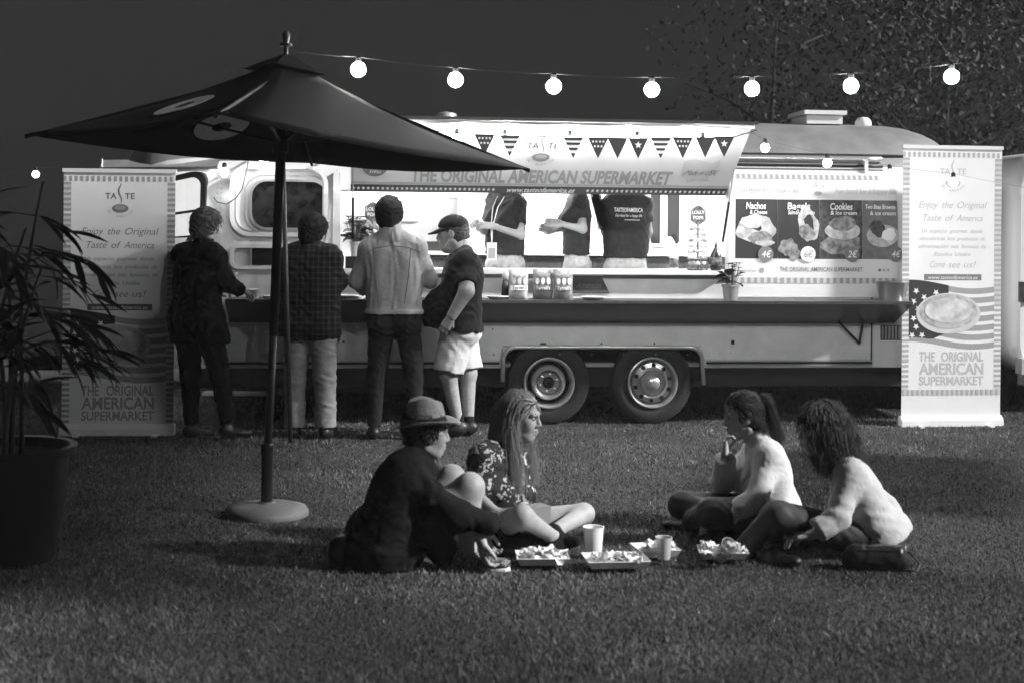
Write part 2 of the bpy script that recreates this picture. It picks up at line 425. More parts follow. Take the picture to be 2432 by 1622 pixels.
# ---------------------------------------------------- interior shell
I0, I1, IB, IF, IT = -3.0, 2.3, 2.15, .50, 2.22
MB().bx(I0, I1, .08, IB, IF - .03, IF).build('interior_floor', mat('floor_vinyl', .3, .6), TR)
MB().bx(I0, I1, IB, IB + .03, IF, IT).build('interior_back_wall', M_int, TR)
lin = MB(); ul = [u for u in us if u < -2.95]; nz_ = len(zs)
def inn(u, z):
    p = shell(u, z, True); return Vector((-3.0 + (p.x + 3.0) * .97, HW + (p.y - HW) * .97, 1.2 + (p.z - 1.2) * .97))
lin.add([inn(u, z) for u in ul for z in zs], [(i * nz_ + k, (i + 1) * nz_ + k, (i + 1) * nz_ + k + 1, i * nz_ + k + 1) for i in range(len(ul) - 1) for k in range(nz_ - 1)])
lin.add([Vector((-4.02, .5, .6)), Vector((-4.02, 2.0, .6)), Vector((-4.0, 2.0, 2.0)), Vector((-4.0, .5, 2.0))], [(0, 1, 2, 3)]); lin.build('interior_end_lining', M_int, TR)
MB().bx(I1, I1 + .03, .1, IB, IF, IT).build('interior_end_wall', M_int, TR)
MB().bx(I0 - .6, I1, .25, IB, IT, IT + .03).build('interior_ceiling', M_int, TR)
MB().bx(OP[1] + .012, I1, .075, .085, 1.0, 1.9).build('interior_front_lining', M_int, TR)
MB().bx(I0, OP[0] - .012, .075, .085, 1.0, 1.9).build('interior_front_lining', M_int, TR)
# ledge, jambs, header of the serving opening
MB().bx(OP[0] - .01, OP[1] + .01, -.10, .42, OP[2] - .035, OP[2]).build('serving_ledge', M_wpaint, TR)
MB().bx(OP[0] - .01, OP[1] + .01, -.012, 0, OP[2] - .072, OP[2] - .058).build('ledge_seam', M_print_m, TR)
MB().bx(OP[1] - .002, OP[1] + .05, -.03, .10, OP[2], 2.02).build('hatch_jamb', M_wpaint, TR)
MB().bx(OP[0] - .06, OP[0] + .002, -.03, .10, OP[2], 2.06).build('hatch_jamb', M_alu, TR)
MB().bx(OP[0], OP[1], .075, .13, OP[3] - .01, 2.02).build('hatch_header', M_wpaint, TR)
# fluorescent tubes under the ceiling
M_tube = mat('fluorescent', .9, .4, emit=110)
for k, u in enumerate((-1.55, -.35, .75, 1.7)):
    c = MB().bx(u - .5, u + .5, .93, 1.05, IT - .045, IT - .001).build('lamp_housing', M_int, TR)
    MB().tube([(u - .46, .99, IT - .065), (u + .46, .99, IT - .065)], .018, 8).build('fluorescent_tube', M_tube, c, smooth=True)
u = -2.6; c = MB().bx(u - .3, u + .3, .93, 1.05, IT - .045, IT - .001).build('lamp_housing', M_int, TR)
MB().tube([(u - .28, .99, IT - .065), (u + .28, .99, IT - .065)], .018, 8).build('fluorescent_tube', M_tube, c, smooth=True)
# back counter with dark fronts
zb = 1.40
MB().bx(-2.0, 1.9, 1.55, IB - .003, zb - .03, zb).build('back_counter', M_int, TR)
for k in range(6):
    x = -1.98 + k * .645; MB().bx(x, x + .635, 1.60, 1.62, IF + .05, zb - .045).build('cabinet_door', mat('cabinet_dark', .05, .4, noise=(20, .4)), TR)
# shelf lines behind the left end, wall cupboards
for z in (1.55, 1.68): MB().bx(-2.15, -1.45, 1.9, 2.1, z, z + .018).build('wall_shelf', M_print_l, TR)
# back window, dark outside
wa, wb = T(1544, 460, IB), T(1612, 580, IB)
f = MB(); ring(f, rrect(wb.x - wa.x + .06, wa.z - wb.z + .06, .05), rrect(wb.x - wa.x, wa.z - wb.z, .03), frame_of(((wa.x + wb.x) / 2, IB - .004, (wa.z + wb.z) / 2), (1, 0, 0), (0, 0, 1), (0, -1, 0)), 0, .03)
wf = f.build('window', M_int, TR); MB().bx(wa.x, wb.x, IB - .012, IB - .004, wb.z, wa.z).build('pane', M_glass_d, wf)
x = (wa.x * .5 + wb.x * .5); MB().bx(x - .05, x + .02, IB - .05, IB - .02, wb.z, wa.z).build('curtain', M_print_l, wf)

# ---------------------------------------------------- serving counter (fold-out shelf) with slanting dark underside
C0, C1, CZ, CD = -3.02, 2.53, 1.045, .42
prof = [(0, CZ), (-CD, CZ), (-CD, CZ - .022), (0, .84)]
MB().bx(C0, C1, -CD, -.001, CZ - .022, CZ).build('counter_top', mat('counter_top', .05, .4, noise=(30, .3)), TR)
cu = MB(); a = [(C0, -CD + .004, CZ - .0225), (C0, -.001, .84), (C0, -.001, CZ - .0225)]; cu.prism(a, (C1 - C0, 0, 0)); cu.build('counter_apron', mat('counter_apron', .022, .30, noise=(4, .2)), TR)
for (p, q) in (((1991, 772), (2041, 816)), ((2049, 772), (2041, 816))):
    a = T(*p, -.05); b = T(*q, -.02); a.z += .03; MB().tube([a, b], .011, 6).build('counter_strut', M_dark, TR)
# ---------------------------------------------------- raised hatch with the sign on its underside
HO = Vector((0, -.005, 1.907)); HE = Vector((0, -.80, .508)).normalized(); HN = Vector((0, -HE.z, HE.y))
HL = .945
hx0, hx1 = hit(833, 447, HO, (1, 0, 0), HE)[0], hit(1726, 455, HO, (1, 0, 0), HE)[0]
hf = frame_of(HO, (1, 0, 0), HE, HN)
hb = MB(); vs_ = [hf(x, y, d) for d in (0, -.035) for x, y in ((hx0, 0), (hx1, 0), (hx1, HL), (hx0, HL))]
hb.add(vs_, [(0, 1, 2, 3), (7, 6, 5, 4), (0, 4, 5, 1), (1, 5, 6, 2), (2, 6, 7, 3), (3, 7, 4, 0)])
hatch = hb.build('serving_hatch', M_white, TR)
MB().tube([hf(hx0 - .02, HL + .012, -.02), hf(hx1 + .02, HL + .012, -.02)], .026, 8).build('hatch_rail', M_trim, hatch, smooth=True)
MB().bx(hx0 - .03, hx1 + .04, -.86, -.82, 2.44, 2.462).build('hatch_edge', M_dark, hatch)
for x in (hx0 + .02, hx1 - .02):
    a = hf(x, .42, .015); b = Vector((x, -.02, 1.52))
    s_ = MB().tube([b, b.lerp(a, .55)], .011, 8).build('gas_strut', M_dark, hatch); MB().tube([b.lerp(a, .55), a], .005, 6).build('strut_rod', M_steel, s_)
def hp(x, y): return hit(x, y, HO, (1, 0, 0), HE)
# starred band
y0 = 0.0; y1 = hp(1400, 443)[1] - 0.0
bandm = MB(); bh = .105
bandm.add([hf(hx0, .0, .002), hf(hx1, .0, .002), hf(hx1, bh, .002), hf(hx0, bh, .002)], [(0, 1, 2, 3)])
band = bandm.build('starred_band', M_print_d, hatch)
ln = MB()
for (ya, yb) in ((bh + .016, bh + .021), (bh + .03, bh + .034)): ln.add([hf(hx0, ya, .002), hf(hx1, ya, .002), hf(hx1, yb, .002), hf(hx0, yb, .002)], [(0, 1, 2, 3)])
ln.build('band_lines', M_print_md, hatch)['kind'] = 'stuff'
def flat_stars(name, pts, r, fr, m, parent, d=.004, asp=1.0):
    for i, (x, y) in enumerate(pts):
        MB().poly([fr(x + (a - x), y + (b - y) * asp, d) for a, b in star2(x, y, r)]).build(name, m, parent)
xa, xb = hp(840, 447)[0], hp(1172, 447)[0]; xc, xd = hp(1397, 447)[0], hp(1722, 447)[0]
flat_stars('star', [(xa + (xb - xa) * k / 29, bh * .52) for k in range(30)] + [(xc + (xd - xc) * k / 28, bh * .5) for k in range(29)], .0165, hf, M_print_w, band, asp=1.75)
tx = MB(); x0_, x1_ = hp(1204, 450)[0], hp(1366, 450)[0]
text(tx, 'www.tasteofamerica.es', hf, (x0_ + x1_) / 2 - .01, bh * .52, w=x1_ - x0_, h=.066, shear=.28, off=.02, d=.004); tx.build('lettering', M_print_w, band)
x0_, ya_ = hp(975, 431); x1_, yb_ = hp(1592, 431)
tx = MB(); yc = hp(1290, 420)[1]
text(tx, 'THE ORIGINAL AMERICAN SUPERMARKET', hf, (x0_ + x1_) / 2, yc, w=x1_ - x0_, h=.175, off=.034, spacing=1.0, d=.003); tx.build('lettering', M_print_m, hatch)
def taste_logo(fr, cx, cy, w, parent, mw, mp, d=.004, asp=1.0, faint=False):
    """TASTE word-mark with an S-shaped wisp of steam over a pie and a curved line under it"""
    tx = MB(); h = w * .2 * asp
    text(tx, 'TA', fr, cx - w * .285, cy, w=w * .37, h=h, off=.006, d=d); tx.build('lettering', mw, parent); tx = MB(); text(tx, 'TE', fr, cx + w * .34, cy, w=w * .33, h=h, off=.006, d=d); tx.build('lettering', mw, parent)
    sw = MB(); pts = []
    for k in range(15):
        t = k / 14; pts.append((cx + w * (.015 + .05 * math.sin(t * 6.6 + .6)), cy + asp * w * (-.24 + t * .66)))
    for i in range(14):
        (xa, ya), (xb, yb) = pts[i], pts[i + 1]; ww = w * (.012 + .016 * math.sin(math.pi * i / 14))
        sw.add([fr(xa - ww, ya, d), fr(xa + ww, ya, d), fr(xb + ww, yb, d), fr(xb - ww, yb, d)], [(0, 1, 2, 3)])
    sw.build('steam_mark', mp, parent)
    pc = (cx + .02 * w, cy - asp * w * .42); pie = MB(); n = 28
    pie.poly([fr(pc[0] + w * .27 * math.cos(2 * math.pi * k / n) * (1 + .03 * (k % 2)), pc[1] + asp * w * .145 * math.sin(2 * math.pi * k / n) * (1 + .03 * (k % 2)), d) for k in range(n)]); p = pie.build('pie_mark', mp, parent)
    MB().poly([fr(pc[0] + w * .19 * math.cos(2 * math.pi * k / n), pc[1] + asp * w * (.03 + .075 * math.sin(2 * math.pi * k / n)), d + .001) for k in range(n)]).build('pie_filling', M_print_m, p)
    if True:
        tx = MB(); word = 'OF  AMERICA'
        for i, ch in enumerate(word):
            if ch == ' ': continue
            a = math.radians(205 + 130 * i / (len(word) - 1)); px_, py_ = pc[0] + w * .42 * math.cos(a), pc[1] + asp * w * .30 * math.sin(a) + asp * w * .03
            text(tx, ch, fr, px_, py_, h=w * .07 * asp, d=d)
        tx.build('lettering', M_print_m, parent)
cx, cy = hp(1288, 346); taste_logo(hf, cx, cy, hp(1327, 346)[0] - hp(1249, 346)[0], hatch, M_print_d, M_print_md, asp=1.45)
cx, cy = hp(891, 386); n = 32; r_ = .115
bad = MB().poly([hf(cx + r_ * math.cos(2 * math.pi * k / n), cy + 1.7 * r_ * math.sin(2 * math.pi * k / n), .003) for k in range(n)]).build('round_badge', M_print_md, hatch)
tx = MB()
for i, s_ in enumerate(('Fun food', 'for', 'a happy', 'life')): text(tx, s_, hf, cx, cy + .13 - i * .085, h=.045, shear=.25, d=.005, w=.03 * len(s_) * .75)
tx.build('lettering', M_print_w, bad)
cx, cy = hp(1658, 405); mp_ = [(-.14, .10), (-.05, .12), (.10, .08), (.15, .12), (.16, .05), (.10, -.02), (.11, -.12), (.02, -.09), (-.05, -.13), (-.13, -.06)]
mo = MB().poly([hf(cx + a, cy + b * 1.3, .003) for a, b in mp_]).build('country_outline', M_print_vl, hatch)
tx = MB(); text(tx, '¡Made in USA!', hf, cx + .02, hp(1664, 410)[1], w=.27, h=.075, shear=.3, d=.005); tx.build('lettering', M_print_md, mo)
# ---------------------------------------------------- menu sign on the curved side
def mf(u, z, d=0.0): return Vector((u, shell_v(u, z) - .008 - d, z))
def msheet(name, m, parent, u0, u1, z0, z1, d, nu=6, nz=10):
    vv = [mf(u0 + (u1 - u0) * i / nu, z0 + (z1 - z0) * j / nz, d) for i in range(nu + 1) for j in range(nz + 1)]
    return MB().add(vv, [(i * (nz + 1) + j, (i + 1) * (nz + 1) + j, (i + 1) * (nz + 1) + j + 1, i * (nz + 1) + j + 1) for i in range(nu) for j in range(nz)]).build(name, m, parent, smooth=True)
def mp2(x, y):
    p = T(x, y, .03); return p.x, p.z
S0 = 1.145; S1 = 2.56
sign = msheet('menu_sign', M_white, TR, S0 - .005, S1, 1.06, 2.11, 0, 8, 16)
def checker(name, parent, fr, x0, x1, y0, y1, n, d, horiz=True):
    for k in range(n):
        a, b = k / n, (k + .52) / n
        q = MB()
        if horiz: xx0, xx1 = x0 + (x1 - x0) * a, x0 + (x1 - x0) * b; q.add([fr(xx0, y0, d), fr(xx1, y0, d), fr(xx1, y1, d), fr(xx0, y1, d)], [(0, 1, 2, 3)])
        else: yy0, yy1 = y0 + (y1 - y0) * a, y0 + (y1 - y0) * b; q.add([fr(x0, yy0, d), fr(x1, yy0, d), fr(x1, yy1, d), fr(x0, yy1, d)], [(0, 1, 2, 3)])
        q.build(name, M_print_m, parent)
z_a, z_b = mp2(1900, 426)[1], mp2(1900, 415)[1]
st = msheet('check_border', M_print_vl, sign, S0, S1 - .13, z_a, z_b, .002, 6, 2); checker('check_square', st, mf, S0 + .03, S1 - .13, z_a, z_b, 26, .0035)
z_a, z_b = mp2(1900, 673)[1], mp2(1900, 660)[1]
st = msheet('check_border', M_print_vl, sign, S0, S1, z_a, z_b, .002, 6, 2); checker('check_square', st, mf, S0 + .05, S1, z_a, z_b, 24, .0035)
tx = MB(); z_ = mp2(1900, 453)[1]
text(tx, 'Fun food for a happy life', mf, mp2(1826, 453)[0], z_, w=.53, h=.05, shear=.28, off=-.006, d=.003); tx.build('lettering', M_print_l, sign); tx = MB(); text(tx, 'Fun food for a happy life', mf, mp2(2056, 453)[0], z_, w=.53, h=.05, shear=.28, off=-.006, d=.003)
tx.build('lettering', M_print_l, sign)
taste_logo(mf, mp2(1942, 446)[0], mp2(1942, 444)[1], .14, sign, M_print_l, M_print_l, d=.003)
zt, zb_ = mp2(1900, 475)[1], mp2(1900, 615)[1]
tiles = [mp2(x, 500)[0] for x in (1741, 1845, 1944, 2046, 2137)]
M_food1, M_food2, M_food3 = mat('print_food_light', .5, .6, noise=(18, .35)), mat('print_food_mid', .25, .6, noise=(25, .6)), mat('print_food_dark', .06, .6, noise=(25, .8))
def blob(fr, cx, cy, rx, ry, name, m, parent, d, seed=0, n=26, jag=.12):
    r = random.Random(seed); ph = [r.uniform(0, 6.28) for _ in range(4)]
    pts = []
    for k in range(n):
        a = 2 * math.pi * k / n; q = 1 + jag * (math.sin(2 * a + ph[0]) + .6 * math.sin(3 * a + ph[1]) + .5 * math.sin(7 * a + ph[2]))
        pts.append(fr(cx + rx * q * math.cos(a), cy + ry * q * math.sin(a), d))
    return MB().poly(pts).build(name, m, parent)
bgs = [M_print_d, M_print_d, M_food3, mat('print_grey2', .16, .6, noise=(12, .3))]
titles = [('Nachos', '& Cheese'), ('Bagels', 'Salmón & Queso'), ('Cookies', '& Ice cream'), ('Two Bites Brownie', '& ice cream')]
prices = ['4€', '6€', '2€', '4€']
for k in range(4):
    a, b = tiles[k], min(tiles[k + 1], S1 - .004)
    t_ = msheet('menu_picture', bgs[k], sign, a + .001, b - .001, zb_, zt, .002, 2, 6)
    w = b - a; c = (a + b) / 2; H = zt - zb_
    if k == 0:
        blob(mf, c, zb_ + H * .50, w * .40, H * .26, 'nacho', M_food1, t_, .004, 3); blob(mf, c + w * .12, zb_ + H * .33, w * .30, H * .12, 'nacho', M_food2, t_, .0052, 5); blob(mf, c - w * .1, zb_ + H * .62, w * .28, H * .10, 'nacho', mat('print_food_pale', .62, .6, noise=(14, .2)), t_, .0056, 6); blob(mf, c + w * .2, zb_ + H * .26, w * .20, H * .05, 'nacho', M_food1, t_, .006, 8)
    if k == 1:
        blob(mf, c + w * .22, zb_ + H * .58, w * .24, H * .30, 'bagel', M_food1, t_, .004, 9); blob(mf, c + w * .18, zb_ + H * .45, w * .2, H * .12, 'bagel_filling', M_food2, t_, .0052, 10); blob(mf, c - w * .22, zb_ + H * .16, w * .24, H * .17, 'salad', M_food2, t_, .0056, 12, jag=.2)
    if k == 2:
        blob(mf, c, zb_ + H * .25, w * .42, H * .2, 'napkin', M_food2, t_, .004, 21); blob(mf, c + w * .03, zb_ + H * .48, w * .40, H * .16, 'plate', M_food1, t_, .0046, 13, jag=.03); blob(mf, c + w * .03, zb_ + H * .60, w * .30, H * .13, 'cookie', M_food2, t_, .0056, 14, jag=.05)
    if k == 3:
        blob(mf, c + .02, zb_ + H * .40, w * .46, H * .19, 'bowl', M_food1, t_, .004, 15, jag=.02); blob(mf, c + .02, zb_ + H * .44, w * .40, H * .14, 'bowl_inside', M_print_l, t_, .0046, 16, jag=.02); blob(mf, c - w * .08, zb_ + H * .52, w * .22, H * .14, 'brownie', M_food3, t_, .0056, 17, jag=.1); blob(mf, c + w * .24, zb_ + H * .42, w * .18, H * .12, 'ice_cream', M_print_w, t_, .006, 18)
    tx = MB(); wt = min(w * .86, .27)
    text(tx, titles[k][0], mf, c, zt - .055, w=wt * (.62 if k == 0 else .72 if k < 3 else 1), h=.055 if k < 3 else .036, off=.02, shear=.1, d=.008)
    text(tx, titles[k][1], mf, c + .02, zt - .108, w=wt * (.55 if k == 0 else .85), h=.034, off=.014, shear=.12, d=.008); tx.build('lettering', M_print_w, t_)
    if k < 4:
        px_ = mp2((1815, 1915, 2019, 2122)[k], 604); rr = .068; nn = 40
        bd = MB().poly([mf(px_[0] + (rr if q % 2 else rr * .93) * math.cos(2 * math.pi * q / nn), px_[1] + (rr if q % 2 else rr * .93) * math.sin(2 * math.pi * q / nn), .010) for q in range(nn)]).build('price_badge', M_print_md if k != 1 else M_print_w, sign)
        tx = MB(); text(tx, prices[k], mf, px_[0], px_[1], h=.055, w=.075, shear=.2, off=.012, d=.012); tx.build('lettering', M_print_w if k != 1 else M_print_l, bd)
tx = MB(); c = mp2(1947, 640); text(tx, 'THE ORIGINAL AMERICAN SUPERMARKET', mf, c[0], c[1], w=.715, h=.035, off=.008, d=.003); tx.build('lettering', M_print_md, sign)
tx = MB(); c = mp2(1779, 643); text(tx, 'Gold Paper', mf, c[0], c[1], w=.11, h=.02, d=.003, shear=.2); tx.build('lettering', M_print_m, sign)
for (px_, rr, m_) in ((1806, .021, M_print_m), (2085, .013, M_print_md), (2095, .013, M_print_l), (2105, .013, M_print_l)):
    c = mp2(px_, 642); MB().poly([mf(c[0] + rr * math.cos(2 * math.pi * q / 16), c[1] + rr * math.sin(2 * math.pi * q / 16), .003) for q in range(16)]).build('round_mark', m_, sign)
# awning rail over the menu sign, roof seam
def along(z, r, m, u0, u1, name, out=.0, n=10):
    MB().tube([Vector((u0 + (u1 - u0) * k / n, shell_v(u0 + (u1 - u0) * k / n, z) - out, z)) for k in range(n + 1)], r, 8).build(name, m, TR, smooth=True)
along(2.235, .028, M_trim, 1.10, 2.47, 'awning_rail', .02); along(2.175, .012, M_dark, 1.10, 2.47, 'awning_seam', .008); along(2.145, .006, M_print_md, 1.10, 2.47, 'awning_seam', .004)
along(2.27, .012, M_dark, 1.10, 2.9, 'roof_gutter', .012)
# roof vents
a, b = T(1900, 301, 1.0), T(1984, 274, 1.0)
vt = MB().bx(a.x, b.x, .8, 1.25, 2.585, 2.66).build('roof_vent', M_wpaint, TR); MB().bx(a.x - .03, b.x + .03, .77, 1.28, 2.668, 2.705, ).build('vent_lid', M_wpaint, vt)
a = T(2050, 290, 1.0); MB().lathe((a.x, 1.0, 2.585), [(.075, 0), (.075, .04), (.05, .075), (0, .085)], 16).build('roof_vent', M_wpaint, TR, auto=50)
a = T(1060, 285, 1.0); MB().lathe((a.x, 1.0, 2.585), [(.1, 0), (.09, .05), (0, .07)], 16).build('roof_vent', M_roof, TR, auto=50)
# ---------------------------------------------------- entry door with two windows at the front of the side
def rwin(name, x0, x1, y0, y1, rad, m, d0, d1, thick, parent):
    a, b = T(x0, y1), T(x1, y0); w, h = b.x - a.x, b.z - a.z
    fr = frame_of(((a.x + b.x) / 2, 0, (a.z + b.z) / 2), (1, 0, 0), (0, 0, 1), (0, -1, 0)); q = MB()
    ring(q, rrect(w, h, rad, 7), rrect(w - 2 * thick, h - 2 * thick, max(rad - thick, .01), 7), fr, d0, d1)
    return q.build(name, m, parent, auto=40), fr, w, h
door, fr, w, h = rwin('entry_door', 546, 780, 394, 562, .16, M_alu, .0, .035, .035, TR)
d2, _, _, _ = rwin('door_moulding', 557, 770, 405, 551, .13, M_trim, .0, .022, .012, door)
MB().poly([fr(x, y, .004) for x, y in rrect(w - .06, h - .06, .13, 7)]).build('door_panel', M_alu, door)
wn, fr2, w2, h2 = rwin('window', 592, 782, 428, 547, .14, M_trim, .005, .030, .02, door)
MB().poly([fr2(x, y, .012) for x, y in rrect(w2 - .03, h2 - .03, .12, 7)]).build('pane', mat('door_glass', .02, .12, spec=.6, noise=(14, .7)), wn)
mo, _, _, _ = rwin('window_moulding', 580, 782, 418, 552, .15, M_print_l, .004, .016, .008, door)
lw, fr3, w3, h3 = rwin('entry_door_lower', 546, 780, 582, 640, .07, M_alu, .0, .03, .03, TR)
MB().poly([fr3(x, y, .004) for x, y in rrect(w3 - .05, h3 - .05, .05, 7)]).build('door_panel', M_print_l, lw)
wn, fr4, w4, h4 = rwin('window', 594, 782, 586, 636, .03, M_trim, .005, .025, .015, lw)
MB().poly([fr4(x, y, .012) for x, y in rrect(w4 - .02, h4 - .02, .02, 7)]).build('pane', M_glass_d, wn)
MB().bx(-3.1, -2.2, -.012, 0, 1.296, 1.304).build('belt_strip', M_trim, TR)
# door canopy strip with a light pipe
a, b = T(520, 379, -.12), T(650, 379, -.12)
MB().tube([a, Vector((-2.2, -.12, a.z + .01))], .014, 8).build('rain_rail', M_trim, TR, smooth=True)
MB().tube([Vector((-2.9, -.12, a.z)), Vector((-2.9, shell_v(-2.9, 2.15), 2.15))], .008, 6).build('rail_bracket', M_trim, TR)
MB().tube([Vector((-2.3, -.12, a.z)), Vector((-2.3, shell_v(-2.3, 2.15), 2.15))], .008, 6).build('rail_bracket', M_trim, TR)
# ---------------------------------------------------- front window and raised stone guard over it
cs = [shell(FW[0], FW[2]), shell(FW[1], FW[2]), shell(FW[1], FW[3]), shell(FW[0], FW[3])]
def ff(x, y, d=0.0):
    s_, t_ = x, y; p = (cs[0] * (1 - s_) + cs[1] * s_) * (1 - t_) + (cs[3] * (1 - s_) + cs[2] * s_) * t_
    return p + Vector((-.5, -.85, 0)) * d
q = MB(); o_ = [(.5 + x, .5 + y) for x, y in rrect(1.06, 1.06, .2, 6)]; i_ = [(.5 + x, .5 + y) for x, y in rrect(.92, .90, .16, 6)]
ring(q, o_, i_, ff, .0, .04); fwn = q.build('front_window', M_rubber, TR, auto=40)
MB().poly([ff(x, y, .01) for x, y in i_]).build('pane', M_glass, fwn)
MB().tube([ff(0.0, .42, .02), ff(1.0, .42, .02)], .012, 6).build('window_bar', M_rubber, fwn)
gz = 2.13
vis = MB(); vis.add([(-4.12, .35, gz - .04), (-3.12, -.10, gz - .04), (-3.12, .10, gz + .03), (-4.12, .55, gz + .03), (-4.12, .35, gz - .06), (-3.12, -.10, gz - .06), (-3.12, .10, gz), (-4.12, .55, gz)], [(0, 1, 2, 3), (7, 6, 5, 4), (0, 4, 5, 1), (1, 5, 6, 2), (2, 6, 7, 3), (3, 7, 4, 0)])
vis.build('stone_guard', M_roof, TR)
MB().tube([(-4.1, .36, gz - .1), (-4.1, .36, gz + .03)], .008, 6).build('guard_pin', M_trim, TR)
# tow hitch and step, corner legs
MB().bx(-5.0, -3.9, 1.1, 1.22, .35, .47).build('tow_bar', M_under, TR)
for u in (-2.7, 2.9): MB().tube([(u, .35, .0), (u, .35, .34)], .03, 8).build('corner_leg', M_under, TR)
# ------------------------------------------------------------------ festoon lights
M_bulb = mat('lit_bulb', .9, .4, emit=165)
M_bulb2 = mat('lit_bulb_small', .9, .4, emit=24)
M_bulb3 = mat('lit_bulb_hatch', .9, .4, emit=215)
M_cable = mat('black_cable', .008, .6)
def festoon(name, bulbs, r, m, label, cat='light string', ends=(None, None), drop=.03, sock=.018):
    """bulbs: world positions of the globes; the cable runs over them"""
    root = empty(name, bulbs[0]); tag(root, label, cat)
    o = Vector(bulbs[0]); top = [Vector(b) + Vector((0, 0, r + drop)) for b in bulbs]
    pts = ([Vector(ends[0])] if ends[0] is not None else []) + top + ([Vector(ends[1])] if ends[1] is not None else [])
    fine = []
    for i in range(len(pts) - 1):
        for k in range(6):
            t = k / 6; p = pts[i].lerp(pts[i + 1], t); p.z -= .10 * (pts[i + 1] - pts[i]).length * t * (1 - t) * .5; fine.append(p - o)
    fine.append(pts[-1] - o)
    MB().tube(fine, .0007, 4).build('cable', M_cable, root)
    for b in bulbs:
        b = Vector(b) - o
        q = MB().sphere(b, r, 14, 10).build('bulb', m, root, smooth=True)
        MB().lathe(b + Vector((0, 0, r * .9)), [(sock * .8, 0), (sock, .008), (sock, drop), (sock * .5, drop + .012), (0, drop + .014)], 10).build('socket', M_cable, q)
    return root
pb = [(851, 166), (1082, 191), (1315, 206), (1548, 214), (1786, 212), (2021, 205), (2260, 183), (2500, 150), (2740, 105)]
YS = 8.5
festoon('festoon_light_string', [P(x, y, YS) for x, y in pb], .0445, M_bulb, 'string of big globe bulbs hanging across the dark sky', ends=(P(684, 120, 7.96), P(3000, 55, YS)))
festoon('festoon_light_string', [P(1817, 352, 11.25), P(1965, 388, 11.2), P(2113, 414, 11.15), P(2264, 433, 11.1)], .036, M_bulb2, 'light string drooping across the menu sign towards the tall roll-up banner', ends=(P(1765, 306, 11.35), P(2500, 455, 11.0)))
festoon('festoon_light_string', [P(533, 410, 11.1), P(626, 383, 11.15)], .036, M_bulb2, 'two lit bulbs on a cable over the trailer entry door', ends=(P(500, 372, 11.1), P(690, 366, 11.2)))
festoon('festoon_light_string', [P(85, 415, 12.5)], .03, M_bulb2, 'single small lit bulb at the far end beyond the short banner', ends=(P(-60, 395, 12.5), P(160, 398, 12.5)))
# loose lead hanging beside the door
MB().tube([P(590, 378, 11.28), P(588, 395, 11.28), P(575, 450, 11.28), P(560, 472, 11.28), P(538, 486, 11.28), P(515, 480, 11.28), P(508, 470, 11.28)], .004, 5).build('loose_cable', M_cable)
tag(bpy.data.objects['loose_cable'], 'thin loose cable looping beside the door of the trailer', 'cable')
# bulbs and bunting along the raised edge of the hatch
def TWp(u, v, z): return TW(Vector((u, v, z)))
hbul = [T(x, y, -.74) for x, y in ((1085, 330), (1199, 332), (1353, 334), (1513, 335), (1669, 338))]
hbul = [T(920, 322, -.74)] + hbul
festoon('festoon_light_string', [TW(p) for p in hbul], .032, M_bulb3, 'row of glowing bulbs behind the bunting under the raised hatch', ends=(TWp(hx0, -.78, 2.38), TWp(hx1 + .05, -.78, 2.38)))
bt = empty('bunting', TWp(-.5, -.81, 2.37)); bt.rotation_euler = (0, 0, YAW)
tag(bt, 'bunting of small starred and striped pennants along the hatch edge', 'bunting')
def bl(u, z, d=0.0): return Vector((u + .5, d, z - 2.37))
tops = []
pen = [(455, 's'), (635, 't'), (1090, 't'), (1268, 's'), (1408, 'd'), (1555, '1'), (1715, 't'), (1875, 's'), (2035, 'd'), (2170, '1')]
cordp = []
for (cx_, kind) in pen:
    px_ = 1000 + cx_ / 3.014; sag = 1 - abs((cx_ - 1400) / 1100) ** 2
    c = T(px_, 319 + 9 * max(sag, 0) + (px_ - 1150) * .006, -.81); u, z = c.x, c.z; w = .078; dp = .155
    m_ = {'s': M_print_d, 'd': M_print_d, '1': M_print_d, 't': M_print_w}[kind]
    p_ = MB().add([bl(u - w, z), bl(u + w, z), bl(u, z - dp), bl(u - w, z, .002), bl(u + w, z, .002), bl(u, z - dp, .002)], [(0, 1, 2), (5, 4, 3), (0, 3, 4, 1), (1, 4, 5, 2), (2, 5, 3, 0)]).build('pennant', m_, bt)
    fr_ = lambda x, y, d=0.0, u=u, z=z: bl(u + x, z + y, -.002 - d)
    if kind == 's': flat_stars('star', [(-.04, -.025), (-.014, -.025), (.014, -.025), (.04, -.025), (-.026, -.062), (0, -.062), (.026, -.062)], .012, fr_, M_print_w, p_, d=.001)
    if kind == '1': flat_stars('star', [(0, -.05)], .03, fr_, M_print_w, p_, d=.001)
    if kind == 't':
        for (ya, yb) in ((-.0, -.018), (-.036, -.054), (-.076, -.094), (-.118, -.154)):
            wa, wb = w * (1 + ya / dp), w * max(1 + yb / dp, .01); MB().poly([fr_(-wa, ya, .001), fr_(wa, ya, .001), fr_(wb, yb, .001), fr_(-wb, yb, .001)]).build('stripe', M_print_d, p_)
    cordp += [bl(u - w, z + .003), bl(u + w, z + .003)]
MB().tube([bl(hx0, 2.40)] + cordp + [bl(hx1 + .04, 2.40)], .0035, 5).build('cord', M_cable, bt)

